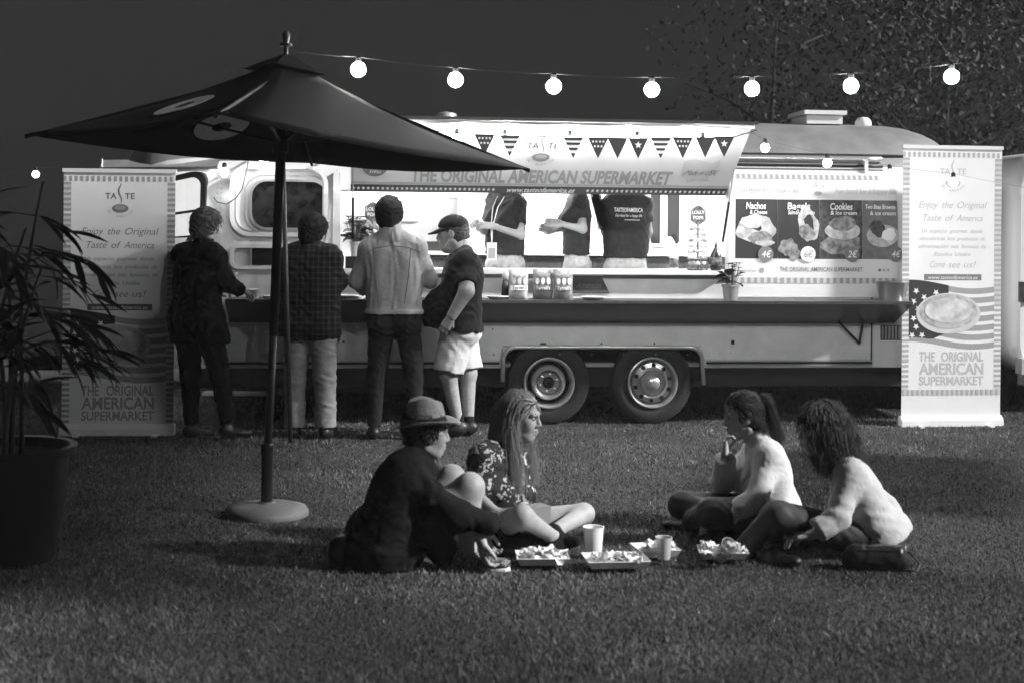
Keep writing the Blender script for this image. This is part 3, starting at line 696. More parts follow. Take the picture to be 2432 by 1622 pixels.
# ------------------------------------------------------------------ parasol
M_canvas = mat('canvas_dark', .016, .9, spec=.12, noise=(40, .08), bump=(300, .15))
M_pole = mat('pole_grey', .05, .45)
M_logo = mat('parasol_print', .85, .8, noise=(60, .25))
def parasol(x, y, label, rot=0.0, tilt=True):
    root = empty('parasol', (x, y, 0), rot); tag(root, label, 'parasol', 'square garden parasols')
    MB().lathe((0, 0, 0), [(.0, .0), (.235, .0), (.236, .02), (.22, .045), (.16, .06), (.05, .068), (.045, .075), (0, .075)], 36).build('base', mat('base_concrete', .13, .6, noise=(12, .1)), root, auto=50)
    MB().lathe((0, 0, .07), [(.032, 0), (.032, .27), (.036, .28), (.036, .32), (.026, .33), (0, .33)], 16).build('sleeve', M_dark, root, auto=40)
    tp = Vector((.07, .03, 2.5))
    MB().tube([(0, 0, .3), tp * (1.05 / 2.5)], .022, 12).build('pole', M_pole, root, smooth=True)
    q = MB().tube([tp * (1.0 / 2.5), tp], .027, 12).build('upper_pole', M_dark, root, smooth=True)
    MB().tube([tp * (1.02 / 2.5) + Vector((-.045, -.02, 0)), tp * (1.02 / 2.5)], .009, 8).build('thumb_screw', M_trim, q)
    ap = Vector((.08, .04, 2.55))
    A, B, C, D = Vector((.01, -1.51, 2.12)), Vector((1.46, .24, 1.957)), Vector((.02, 1.54, 2.04)), Vector((-1.35, -.06, 2.11))
    cs_ = [A, B, C, D]
    for i in range(4):
        a, b = cs_[i], cs_[(i + 1) % 4]; n = 8; vv = []; ff_ = []
        for r in range(n + 1):
            t = .10 + .90 * r / n
            for c in range(n + 1):
                s_ = c / n; e = a.lerp(b, s_); p = ap.lerp(e, t); p.z -= .035 * math.sin(math.pi * s_) * t * t + .04 * math.sin(math.pi * t) ; vv.append(p)
        for r in range(n):
            for c in range(n): ff_.append((r * (n + 1) + c, r * (n + 1) + c + 1, (r + 1) * (n + 1) + c + 1, (r + 1) * (n + 1) + c))
        pn = MB().add(vv, ff_).build('canopy_panel', M_canvas, root, smooth=True)
        md = pn.modifiers.new('thick', 'SOLIDIFY'); md.thickness = .004
        rib = MB().tube([ap + Vector((0, 0, -.06)), a + Vector((0, 0, -.015))], .011, 6).build('rib', M_dark, root)
        MB().tube([tp * (2.08 / 2.5), ap.lerp(a, .52) + Vector((0, 0, -.07))], .009, 6).build('strut', M_dark, rib)
        if i == 3 or i == 2:
            m_ = a.lerp(b, .5); ey_ = (ap - m_).normalized(); ex_ = (b - a).normalized(); nn = ex_.cross(ey_).normalized()
            if nn.z < 0: nn = -nn
            o_ = ap.lerp(m_, .62); lg = MB(); r = .17
            sgn = 1 if i == 3 else -1
            lf = frame_of(o_, ex_, ey_, nn); off = -.044 if i == 3 else -.056
            lo = MB(); ring(lo, [(r * math.cos(2 * math.pi * k / 32), r * math.sin(2 * math.pi * k / 32)) for k in range(32)], [(r * .36 * math.cos(2 * math.pi * k / 32), r * .36 * math.sin(2 * math.pi * k / 32)) for k in range(32)], lf, off + sgn * .006, off + sgn * .009)
            lo.build('printed_logo', M_logo, pn)
    for i in range(4):
        a, b = cs_[i], cs_[(i + 1) % 4]; k = .17
        MB().add([ap + Vector((0, 0, .035)), ap.lerp(a, k) + Vector((0, 0, .02)), ap.lerp(b, k) + Vector((0, 0, .02))], [(0, 1, 2)]).build('vent_flap', M_canvas, root)
    MB().lathe(ap + Vector((0, 0, .02)), [(.012, 0), (.012, .05), (.035, .055), (.035, .068), (.014, .075), (.02, .10), (.024, .12), (.014, .14), (0, .145)], 12).build('finial', M_pole, root, auto=50)
    MB().lathe(tp * (2.06 / 2.5), [(.03, -.04), (.045, -.03), (.045, .03), (.03, .04)], 12).build('runner', M_dark, root)
    return root
pr = parasol(-1.36, 7.96, 'dark square parasol on round pale base in front of the queue')
# slim pole that holds up the light cable
pl = MB().tube([P(690, 1050, 10.45), P(672, 372, 10.45)], .017, 10).build('support_pole', M_pole, smooth=True); tag(pl, 'slim dark upright pole just behind the parasol stem', 'pole')

# ------------------------------------------------------------------ roll-up banners
M_fabric = mat('banner_fabric', .80, .6, noise=(3, .03))
M_bprint = [mat('bprint_dark', .10, .6), mat('bprint_mid', .48, .6), mat('bprint_light', .5, .6), mat('bprint_check', .42, .6), mat('bprint_check_light', .6, .6)]
def banner(name, c, w, h, rz, label, dark):
    root = empty(name, c, rz); tag(root, label, 'banner')
    fr = lambda x, y, d=0.0: Vector((x * w, -.005 - d + .012 * math.sin(y * 2.3) * .4, h - .02 - y * w))   # x in widths from centre, y in widths below the top
    H = (h - .09) / w
    sh = MB(); n = 16
    sh.add([fr(x, H * k / n) for k in range(n + 1) for x in (-.5, .5)], [(2 * k, 2 * k + 1, 2 * k + 3, 2 * k + 2) for k in range(n)])
    fb = sh.build('fabric', M_fabric, root); fb.modifiers.new('thick', 'SOLIDIFY').thickness = .002
    MB().bx(-w / 2 - .008, w / 2 + .008, -.018, .012, h - .022, h + .008).build('top_rail', M_wpaint, root)
    b = MB(); b.prism([(-w / 2 - .01, -.06, .0), (-w / 2 - .01, .06, .0), (-w / 2 - .01, .055, .05), (-w / 2 - .01, .02, .085), (-w / 2 - .01, -.02, .085), (-w / 2 - .01, -.055, .05)], (w + .02, 0, 0)); b.build('base', M_wpaint, root)
    MB().tube([(0, .02, .08), (0, .02, h - .02)], .012, 8).build('rear_pole', M_steel, root)
    for s_ in (-1, 1): MB().bx(s_ * w * .35 - .02, s_ * w * .35 + .02, -.14, .14, .0, .012).build('foot', M_wpaint, root)
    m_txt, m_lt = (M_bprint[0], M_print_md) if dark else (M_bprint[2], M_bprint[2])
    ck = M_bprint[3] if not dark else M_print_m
    bh_ = .055; yb = 2.30
    # checked border
    for (x0, x1, y0, y1, nm, hz) in ((-.5, .5, .035, .035 + bh_ * .85, 20, True), (-.5, .5, yb, yb + bh_, 20, True), (-.5, -.5 + .068, .035 + bh_, yb, 46, False), (.5 - .068, .5, .035 + bh_, yb, 46, False)):
        q = MB().add([fr(x0 + (x1 - x0) * i, y0 + (y1 - y0) * j / 8, .002) for j in range(9) for i in (0, 1)], [(2 * j, 2 * j + 1, 2 * j + 3, 2 * j + 2) for j in range(8)]).build('check_border', M_bprint[4], fb)
        for k in range(nm):
            a, b2 = k / nm, (k + .5) / nm
            if hz: xa, xb, ya, yb2 = x0 + (x1 - x0) * a, x0 + (x1 - x0) * b2, y0, y1
            else: xa, xb, ya, yb2 = x0, x1, y0 + (y1 - y0) * a, y0 + (y1 - y0) * b2
            MB().poly([fr(xa, ya, .0035), fr(xb, ya, .0035), fr(xb, yb2, .0035), fr(xa, yb2, .0035)]).build('check_square', ck, q)
    def tx_(s_, cx, cy, tw_, th, m_, shear=.3, off=-.004, nm='lettering'):
        u_ = tw_ / len(s_); x = cx - tw_ / 2
        for wd in s_.split(' '):                     # each word lies on its own
            ww = u_ * len(wd); t = MB(); text(t, wd, lambda x, y, d=0.0: fr(x, -y, d), x + ww / 2, -cy, w=ww * .97, h=th, shear=shear, off=off, d=.003); t.build(nm, m_, fb); x += ww + u_
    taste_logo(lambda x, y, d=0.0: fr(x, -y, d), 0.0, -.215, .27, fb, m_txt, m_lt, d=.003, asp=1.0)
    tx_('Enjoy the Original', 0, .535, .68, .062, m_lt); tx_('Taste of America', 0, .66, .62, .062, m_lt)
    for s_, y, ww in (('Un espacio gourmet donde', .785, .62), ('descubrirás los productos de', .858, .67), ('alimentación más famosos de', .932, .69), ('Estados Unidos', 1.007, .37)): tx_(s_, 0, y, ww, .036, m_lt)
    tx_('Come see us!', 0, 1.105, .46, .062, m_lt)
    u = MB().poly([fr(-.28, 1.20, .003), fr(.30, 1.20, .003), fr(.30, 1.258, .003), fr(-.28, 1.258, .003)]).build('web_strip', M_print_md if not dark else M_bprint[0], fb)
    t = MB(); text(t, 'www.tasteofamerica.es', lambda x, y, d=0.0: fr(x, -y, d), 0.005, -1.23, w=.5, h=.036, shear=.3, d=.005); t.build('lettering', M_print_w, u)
    # waving flag with a pie in front
    wav = lambda x: .03 * math.sin(x * 5.5 + .6) + .03 * x
    fl = None
    for k in range(7):
        xs_ = [-.43 + .86 * i / 12 for i in range(13)]
        st_ = MB(); ya, yb2 = 1.30 + .088 * k, 1.30 + .088 * (k + .62)
        st_.add([fr(x, y + wav(x), .0025) for x in xs_ for y in (ya, yb2)], [(2 * i, 2 * i + 1, 2 * i + 3, 2 * i + 2) for i in range(12)]); st_.build('flag_stripe', M_print_m, fb)
    cn = MB(); xs_ = [-.432 + .40 * i / 8 for i in range(9)]
    cn.add([fr(x, y + wav(x), .0035) for x in xs_ for y in (1.295, 1.84 - max(0, (x + .2)) * .6)], [(2 * i, 2 * i + 1, 2 * i + 3, 2 * i + 2) for i in range(8)]); cn = cn.build('flag_canton', M_print_d, fb)
    for (x, y) in ((-.36, 1.36), (-.28, 1.42), (-.16, 1.375), (-.385, 1.46), (-.385, 1.62), (-.34, 1.53), (-.36, 1.70), (-.30, 1.78), (-.40, 1.78)):
        MB().poly([fr(a, b3, .005) for a, b3 in star2(x, y, .034, 0)]).build('star', M_print_w, cn)
    for (rx, ry, dd, m_, nm, cy) in ((.325, .195, .006, M_bprint[4] if False else mat('pie_dish', .6, .6, noise=(10, .1)), 'pie_dish', 1.575), (.29, .165, .0075, mat('pie_crust', .42, .7, noise=(22, .35)), 'pie_crust', 1.555), (.24, .12, .009, mat('pie_top', .58, .7, noise=(16, .3)), 'pie_top', 1.545)):
        MB().poly([fr(-.035 + rx * math.cos(2 * math.pi * k / 36), cy + ry * math.sin(2 * math.pi * k / 36), dd) for k in range(36)]).build(nm, m_, fb)
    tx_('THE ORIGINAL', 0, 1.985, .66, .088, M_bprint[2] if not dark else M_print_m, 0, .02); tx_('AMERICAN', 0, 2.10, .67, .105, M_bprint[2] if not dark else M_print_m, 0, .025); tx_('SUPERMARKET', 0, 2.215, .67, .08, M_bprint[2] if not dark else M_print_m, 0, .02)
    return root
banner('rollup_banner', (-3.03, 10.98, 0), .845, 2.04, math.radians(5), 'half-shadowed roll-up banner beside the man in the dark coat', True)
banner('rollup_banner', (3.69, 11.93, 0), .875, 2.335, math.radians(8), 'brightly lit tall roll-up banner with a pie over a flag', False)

# ------------------------------------------------------------------ white vehicle at the edge, low boards behind the trailer
M_van = mat('van_white', .9, .3, coat=.3)
vn = empty('camper_van', (5.49, 12.85, 0), math.radians(6)); tag(vn, 'white van parked beyond the tall banner', 'van')
q = MB(); w_, l_, h_ = 2.0, 5.0, 2.35; prof_ = []
outl = rrect(w_, h_ - .35, .28, 6); zc_ = .35 + (h_ - .35) / 2
ys_ = [(0, .93), (.05, .98), (.15, 1.0), (4.6, 1.0), (4.9, .95), (5.0, .85)]
vv = [(x * k, y, zc_ + z * (k if z > 0 else 1)) for y, k in ys_ for x, z in outl]; n = len(outl)
q.add(vv, [(i * n + k, i * n + (k + 1) % n, (i + 1) * n + (k + 1) % n, (i + 1) * n + k) for i in range(len(ys_) - 1) for k in range(n)] + [tuple(range(n)), tuple((len(ys_) - 1) * n + k for k in range(n - 1, -1, -1))])
q.build('body', M_van, vn, auto=40)
for s_ in (-1, 1):
    MB().bx(s_ * .89 - .055, s_ * .89 + .055, -.03, .03, 1.0, 1.18).build('tail_lamp', mat('lamp_red', .06, .2), vn)
    MB().lathe((s_ * .82, .8, .33), [(0, -.1), (.33, -.1), (.33, .1), (0, .1)], 24, axis=(1, 0, 0)).build('wheel', M_rubber, vn, auto=40)
    MB().lathe((s_ * .82, 4.2, .33), [(0, -.1), (.33, -.1), (.33, .1), (0, .1)], 24, axis=(1, 0, 0)).build('wheel', M_rubber, vn, auto=40)
MB().bx(-.95, .95, -.08, .05, .36, .5).build('bumper', mat('bumper_grey', .5, .5), vn); MB().bx(-.6, .6, -.006, .02, 1.45, 2.0).build('rear_window', M_glass_d, vn)
for (x0, x1, lab) in ((791, 868, 'low white board behind the trailer beside the pale trousers'), (909, 967, 'low white board behind the trailer by the dark jeans')):
    a, b = P(x0, 943, 13.9), P(x1, 943, 13.9); zt_ = P(x0, 917, 13.9).z
    o = MB().bx(a.x, b.x, 13.9, 13.95, 0, max(zt_, .1)).build('ground_board', M_wpaint); tag(o, lab, 'board', 'boards behind the trailer')
a, b = P(480, 949, 13.6), P(690, 949, 13.6); o = MB().bx(a.x, b.x, 13.6, 13.75, -.02, max(a.z, .03)).build('edging_board', M_wpaint); tag(o, 'long pale edging board lying on the grass past the trailer nose', 'board')
# ------------------------------------------------------------------ bodies and clothes: distance fields turned into meshes
def npv(v): return np.array((v[0], v[1], v[2]), np.float32)
class Vol:
    BIG = .35
    def __init__(s, prims, res):
        lo = np.full(3, 1e9); hi = np.full(3, -1e9)
        for p in prims:
            if p['t'] == 'c': pts = [p['a'], p['b']]; r = max(p['ra'], p['rb'])
            elif p['t'] == 'e': pts = [p['c']]; r = max(p['r'])
            else: continue
            if p.get('sub'): continue
            for q in pts: lo = np.minimum(lo, npv(q) - r); hi = np.maximum(hi, npv(q) + r)
        lo -= .03; hi += .03
        s.res = res; s.lo = lo.astype(np.float32); n = np.ceil((hi - lo) / res).astype(int) + 1
        s.n = n; s.f = np.full(n, s.BIG, np.float32)
        s.ax = [s.lo[i] + res * np.arange(n[i], dtype=np.float32) for i in range(3)]
        for p in prims: s.add(p)
    def grid(s, lo, hi):
        sl = []
        for i in range(3):
            a = int(max(0, math.floor((lo[i] - s.lo[i]) / s.res))); b = int(min(s.n[i], math.ceil((hi[i] - s.lo[i]) / s.res) + 1)); sl.append(slice(a, max(b, a)))
        X, Y, Z = np.meshgrid(s.ax[0][sl[0]], s.ax[1][sl[1]], s.ax[2][sl[2]], indexing='ij', sparse=True)
        return tuple(sl), X, Y, Z
    def add(s, p):
        k = p.get('k', .03)
        if p['t'] == 'c':
            a, b = npv(p['a']), npv(p['b']); m = max(p['ra'], p['rb']) + 2.0 * k + .025
            sl, X, Y, Z = s.grid(np.minimum(a, b) - m, np.maximum(a, b) + m)
            ab = b - a; L2 = float(ab @ ab) + 1e-9
            t = np.clip(((X - a[0]) * ab[0] + (Y - a[1]) * ab[1] + (Z - a[2]) * ab[2]) / L2, 0, 1)
            dx, dy, dz = X - a[0] - t * ab[0], Y - a[1] - t * ab[1], Z - a[2] - t * ab[2]
            fl = p.get('fl')
            d2 = dx * dx + dy * dy + dz * dz
            if fl:
                e = npv(fl[0]); c = dx * e[0] + dy * e[1] + dz * e[2]; d2 = d2 + c * c * (1 / fl[1] ** 2 - 1)
            d = np.sqrt(d2) - (p['ra'] + (p['rb'] - p['ra']) * t)
        elif p['t'] == 'e':
            c = npv(p['c']); r = np.array(p['r'], np.float32); m = float(r.max()) + 2.0 * k + .025
            sl, X, Y, Z = s.grid(c - m, c + m); R = p.get('R')
            x, y, z = X - c[0], Y - c[1], Z - c[2]
            if R is not None:
                ex, ey, ez = [npv(q) for q in R]
                x, y, z = x * ex[0] + y * ex[1] + z * ex[2], x * ey[0] + y * ey[1] + z * ey[2], x * ez[0] + y * ez[1] + z * ez[2]
            k0 = np.sqrt((x / r[0]) ** 2 + (y / r[1]) ** 2 + (z / r[2]) ** 2) + 1e-6; k1 = np.sqrt((x / r[0] ** 2) ** 2 + (y / r[1] ** 2) ** 2 + (z / r[2] ** 2) ** 2) + 1e-6
            d = k0 * (k0 - 1) / k1
        elif p['t'] == 'cut':           # drop everything on the positive side of a plane
            o, n = npv(p['o']), npv(p['n'])
            X, Y, Z = np.meshgrid(*s.ax, indexing='ij', sparse=True)
            s.f = np.maximum(s.f, ((X - o[0]) * n[0] + (Y - o[1]) * n[1] + (Z - o[2]) * n[2]).astype(np.float32)); return
        elif p['t'] == 'noise':
            X, Y, Z = np.meshgrid(*s.ax, indexing='ij', sparse=True)
            msk = np.abs(s.f) < .06; idx = np.nonzero(msk)
            x, y, z = s.ax[0][idx[0]], s.ax[1][idx[1]], s.ax[2][idx[2]]; fr = p['freq']; ph = p.get('seed', 0) * 1.7
            sx, sy, sz = p.get('st', (1, 1, 1)); x, y, z = x * sx, y * sy, z * sz
            w = .9 * np.sin(fr * .6 * x + 1.3 * ph) + .9 * np.sin(fr * .5 * y + 2 + ph) + .9 * np.sin(fr * .55 * z + ph * .7)
            v = np.sin(fr * x + 2.1 * w + ph) * np.sin(fr * .8 * z + 1.7 * w + .4) + .6 * np.sin(fr * 1.9 * (z + .4 * x) + 1.5 * w + ph) * np.sin(fr * 1.3 * y + w)
            s.f[idx] += (p['amp'] * v).astype(np.float32); return
        for (o, n) in p.get('cuts', ()):
            o, n = npv(o), npv(n); d = np.maximum(d, (X - o[0]) * n[0] + (Y - o[1]) * n[1] + (Z - o[2]) * n[2])
        cur = s.f[sl]
        if p.get('sub'):
            d = -d; h = np.clip(.5 - .5 * (cur - d) / k, 0, 1); s.f[sl] = cur * (1 - h) + d * h + k * h * (1 - h)
        else:
            h = np.clip(.5 + .5 * (cur - d) / k, 0, 1); s.f[sl] = cur * (1 - h) + d * h - k * h * (1 - h)
    def mesh(s):
        f = s.f; sg = f < 0; n = f.shape
        cnt = np.zeros([x - 1 for x in n], np.int8)
        for i in (0, 1):
            for j in (0, 1):
                for k in (0, 1): cnt += sg[i:n[0] - 1 + i, j:n[1] - 1 + j, k:n[2] - 1 + k]
        I = np.nonzero((cnt > 0) & (cnt < 8)); N = len(I[0])
        if N == 0: return np.zeros((0, 3)), np.zeros((0, 4), int)
        co = [(i, j, k) for i in (0, 1) for j in (0, 1) for k in (0, 1)]
        V = np.stack([f[I[0] + a, I[1] + b, I[2] + c] for a, b, c in co], 1)
        pos = np.zeros((N, 3)); num = np.zeros(N)
        for p in range(8):
            for q in range(p + 1, 8):
                d = [abs(co[p][m] - co[q][m]) for m in range(3)]
                if sum(d) != 1: continue
                va, vb = V[:, p], V[:, q]; msk = (va < 0) != (vb < 0); t = np.where(msk, va / (va - vb + 1e-12), 0)
                for m in range(3): pos[:, m] += np.where(msk, co[p][m] + t * (co[q][m] - co[p][m]), 0)
                num += msk
        pos = pos / num[:, None] + np.stack(I, 1); pos = s.lo + pos * s.res
        ind = np.full([x - 1 for x in n], -1, np.int32); ind[I] = np.arange(N)
        quads = []
        for ax in range(3):
            o1, o2 = (ax + 1) % 3, (ax + 2) % 3
            a = [slice(None)] * 3; b = [slice(None)] * 3; a[ax] = slice(0, n[ax] - 1); b[ax] = slice(1, n[ax])
            ch = sg[tuple(a)] != sg[tuple(b)]
            E = np.nonzero(ch); ok = (E[o1] > 0) & (E[o2] > 0) & (E[o1] < n[o1] - 1) & (E[o2] < n[o2] - 1); E = [e[ok] for e in E]
            def cell(d1, d2):
                c = [None] * 3; c[ax] = E[ax]; c[o1] = E[o1] + d1; c[o2] = E[o2] + d2; return ind[tuple(c)]
            q = np.stack([cell(-1, -1), cell(0, -1), cell(0, 0), cell(-1, 0)], 1)
            inside = sg[tuple(E)]
            q[~inside] = q[~inside][:, ::-1]; quads.append(q)
        return pos, np.concatenate(quads)
def cap(a, b, ra, rb=None, k=.03, cuts=(), fl=None, sub=False): return dict(t='c', a=Vector(a), b=Vector(b), ra=ra, rb=ra if rb is None else rb, k=k, cuts=cuts, fl=fl, sub=sub)
def ell(c, r, R=None, k=.03, cuts=(), sub=False): return dict(t='e', c=Vector(c), r=r, R=R, k=k, cuts=cuts, sub=sub)
def cutp(o, n): return dict(t='cut', o=o, n=n)
def wob(amp, freq, seed=0, st=(1, 1, 1)): return dict(t='noise', amp=amp, freq=freq, seed=seed, st=st)
def mesh_from(name, chunks, m, parent):
    vs, qs = [], []; o = 0
    for v, q in chunks: vs.append(v); qs.append(q + o); o += len(v)
    vs = np.concatenate(vs); qs = np.concatenate(qs); M = len(qs)
    me = bpy.data.meshes.new(name); me.vertices.add(len(vs)); me.vertices.foreach_set('co', vs.astype(np.float32).ravel())
    me.loops.add(M * 4); me.loops.foreach_set('vertex_index', qs.astype(np.int32).ravel())
    me.polygons.add(M); me.polygons.foreach_set('loop_start', np.arange(0, M * 4, 4, dtype=np.int32)); me.polygons.foreach_set('loop_total', np.full(M, 4, np.int32))
    me.polygons.foreach_set('use_smooth', np.ones(M, bool)); me.update(calc_edges=True)
    me.materials.append(m); return link(name, me, parent)
def sdf(name, prims, res, m, parent):
    return mesh_from(name, [Vol(prims, res).mesh()], m, parent)

# ---- head in its own axes (forward, left, up), 0.24 m from chin to crown
def head_prims(c, f, u, sc=1.0, male=True, open_mouth=False):
    f = Vector(f).normalized(); u = (Vector(u) - f * Vector(u).dot(f)).normalized(); l = u.cross(f)
    R = (f, l, u); L = lambda x, y, z: Vector(c) + (f * x + l * y + u * z) * sc
    e = lambda x, y, z, r, k=.012, sub=False: ell(L(x, y, z), [q * sc for q in r], R, k * sc, sub=sub)
    cp = lambda a, b, ra, rb=None, k=.01, sub=False: cap(L(*a), L(*b), ra * sc, (ra if rb is None else rb) * sc, k * sc, sub=sub)
    jw = .052 if male else .046
    P_ = [e(-.012, 0, .035, (.098, .076, .09)), e(.022, 0, -.02, (.072, .063, .088), .02), e(.05, 0, -.085, (.04, .035, .03), .025),
          cp((-.01, jw, -.06), (.055, .016, -.098), .022, .018, .02), cp((-.01, -jw, -.06), (.055, -.016, -.098), .022, .018, .02),
          cp((.055, .035, -.012), (.06, .028, -.03), .022, .02, .02), cp((.055, -.035, -.012), (.06, -.028, -.03), .022, .02, .02),
          cp((.082, .04, .03), (.088, 0, .032), .012, .012, .015), cp((.082, -.04, .03), (.088, 0, .032), .012, .012, .015),
          e(.098, .030, .012, (.02, .02, .013), .012, True), e(.098, -.030, .012, (.02, .02, .013), .012, True),
          e(.076, .030, .012, (.0125, .0135, .0125), .003), e(.076, -.030, .012, (.0125, .0135, .0125), .003),
          cp((.086, 0, .028), (.108, 0, -.020), .008, .0115, .008), e(.098, .011, -.026, (.011, .008, .008), .006), e(.098, -.011, -.026, (.011, .008, .008), .006),
          cp((.086, .018, -.055), (.096, 0, -.051), .0055, .0065, .006), cp((.086, -.018, -.055), (.096, 0, -.051), .0055, .0065, .006),
          cp((.084, .015, -.066), (.093, 0, -.067), .006, .0075, .006), cp((.084, -.015, -.066), (.093, 0, -.067), .006, .0075, .006),
          cp((.09, .016, -.0595), (.104, 0, -.0585), .0022 if not open_mouth else .004, None, .003, True), cp((.09, -.016, -.0595), (.104, 0, -.0585), .0022 if not open_mouth else .004, None, .003, True),
          e(-.002, .077, 0, (.022, .009, .033), .008), e(-.002, -.077, 0, (.022, .009, .033), .008), e(.004, .086, 0, (.01, .006, .018), .004, True), e(.004, -.086, 0, (.01, .006, .018), .004, True),
          cp((-.02, 0, -.05), (-.03, 0, -.125), .056 if male else .046, None, .02)]
    return P_, L, R
def add_eyes(L, R, sc, parent, brow=None):
    f, l, u = R
    for s_ in (1, -1):
        e_ = MB().sphere((0, 0, 0), .0118 * sc, 10, 8); e_.v = [tuple(L(.0785, s_ * .030, .012) + Vector(v)) for v in e_.v]; eo = e_.build('eye', mat('eye_white', .3, .2), parent, smooth=True)
        i_ = MB().lathe(L(.0785 + .0108, s_ * .030, .012), [(.0056 * sc, 0), (.004 * sc, .0012), (0, .0016)], 10, axis=f); i_.build('iris', mat('iris', .01, .1), eo)
        pts = [L(.091 - .012 * abs(t) * 1.2, s_ * (.014 + .034 * (t + 1) / 2), .0205 + .002 * (1 - t * t)) for t in (-1, -.5, 0, .5, 1)]
        MB().tube(pts, [.0015 * sc, .0028 * sc, .003 * sc, .0026 * sc, .0012 * sc], 5).build('eyelash', mat('lash', .01, .6), parent)
        if brow is not None:
            pts = [L(.0955 - .016 * abs(t + .2) * 1.1, s_ * (.012 + .04 * (t + 1) / 2), .034 + .005 * (1 - t * t)) for t in (-1, -.5, 0, .5, 1)]
            MB().tube(pts, [.003 * sc, .004 * sc, .004 * sc, .003 * sc, .0015 * sc], 5).build('eyebrow', brow, parent)

# ---- hand: palm, four fingers of unequal length, thumb from the side of the palm
def hand_prims(w, d, pn, side, curl=.5, sc=1.0, spread=.0):
    """w wrist, d towards the knuckles, pn palm normal (where the fingers curl to), side +1: thumb along d x pn"""
    d = Vector(d).normalized(); pn = (Vector(pn) - d * Vector(pn).dot(d)).normalized(); t = d.cross(pn) * side
    L = lambda a, b, c: Vector(w) + (d * a + t * b + pn * c) * sc
    P_ = [cap(L(-.03, 0, 0), L(.01, 0, 0), .024 * sc, .026 * sc, .01)]
    for b in (-.028, -.010, .010, .027): P_.append(cap(L(.01, b * .7, 0), L(.078, b, 0), .017 * sc, .0135 * sc, .012))
    ln = [(.033, .022, .018), (.042, .026, .021), (.045, .028, .022), (.040, .025, .020)]
    for i, b in enumerate((-.029, -.010, .010, .029)):
        p = L(.082, b, 0); a = curl * .5
        for j in range(3):
            q = p + (d * math.cos(a) + pn * math.sin(a) + t * (spread * (i - 1.5) * .1)) * ln[i][j] * sc
            P_.append(cap(p, q, (.0092 - j * .0009) * sc, (.0086 - j * .0009) * sc, .004)); p = q; a += curl * .85
    p = L(.02, .026, .004); a1 = L(.052, .048, .012 + .012 * curl); a2 = L(.078, .052 - .012 * curl, .02 + .025 * curl); a3 = L(.098, .048 - .02 * curl, .026 + .03 * curl)
    P_ += [cap(p, a1, .015 * sc, .0115 * sc, .012), cap(a1, a2, .011 * sc, .0098 * sc, .004), cap(a2, a3, .0098 * sc, .0082 * sc, .004)]
    return P_

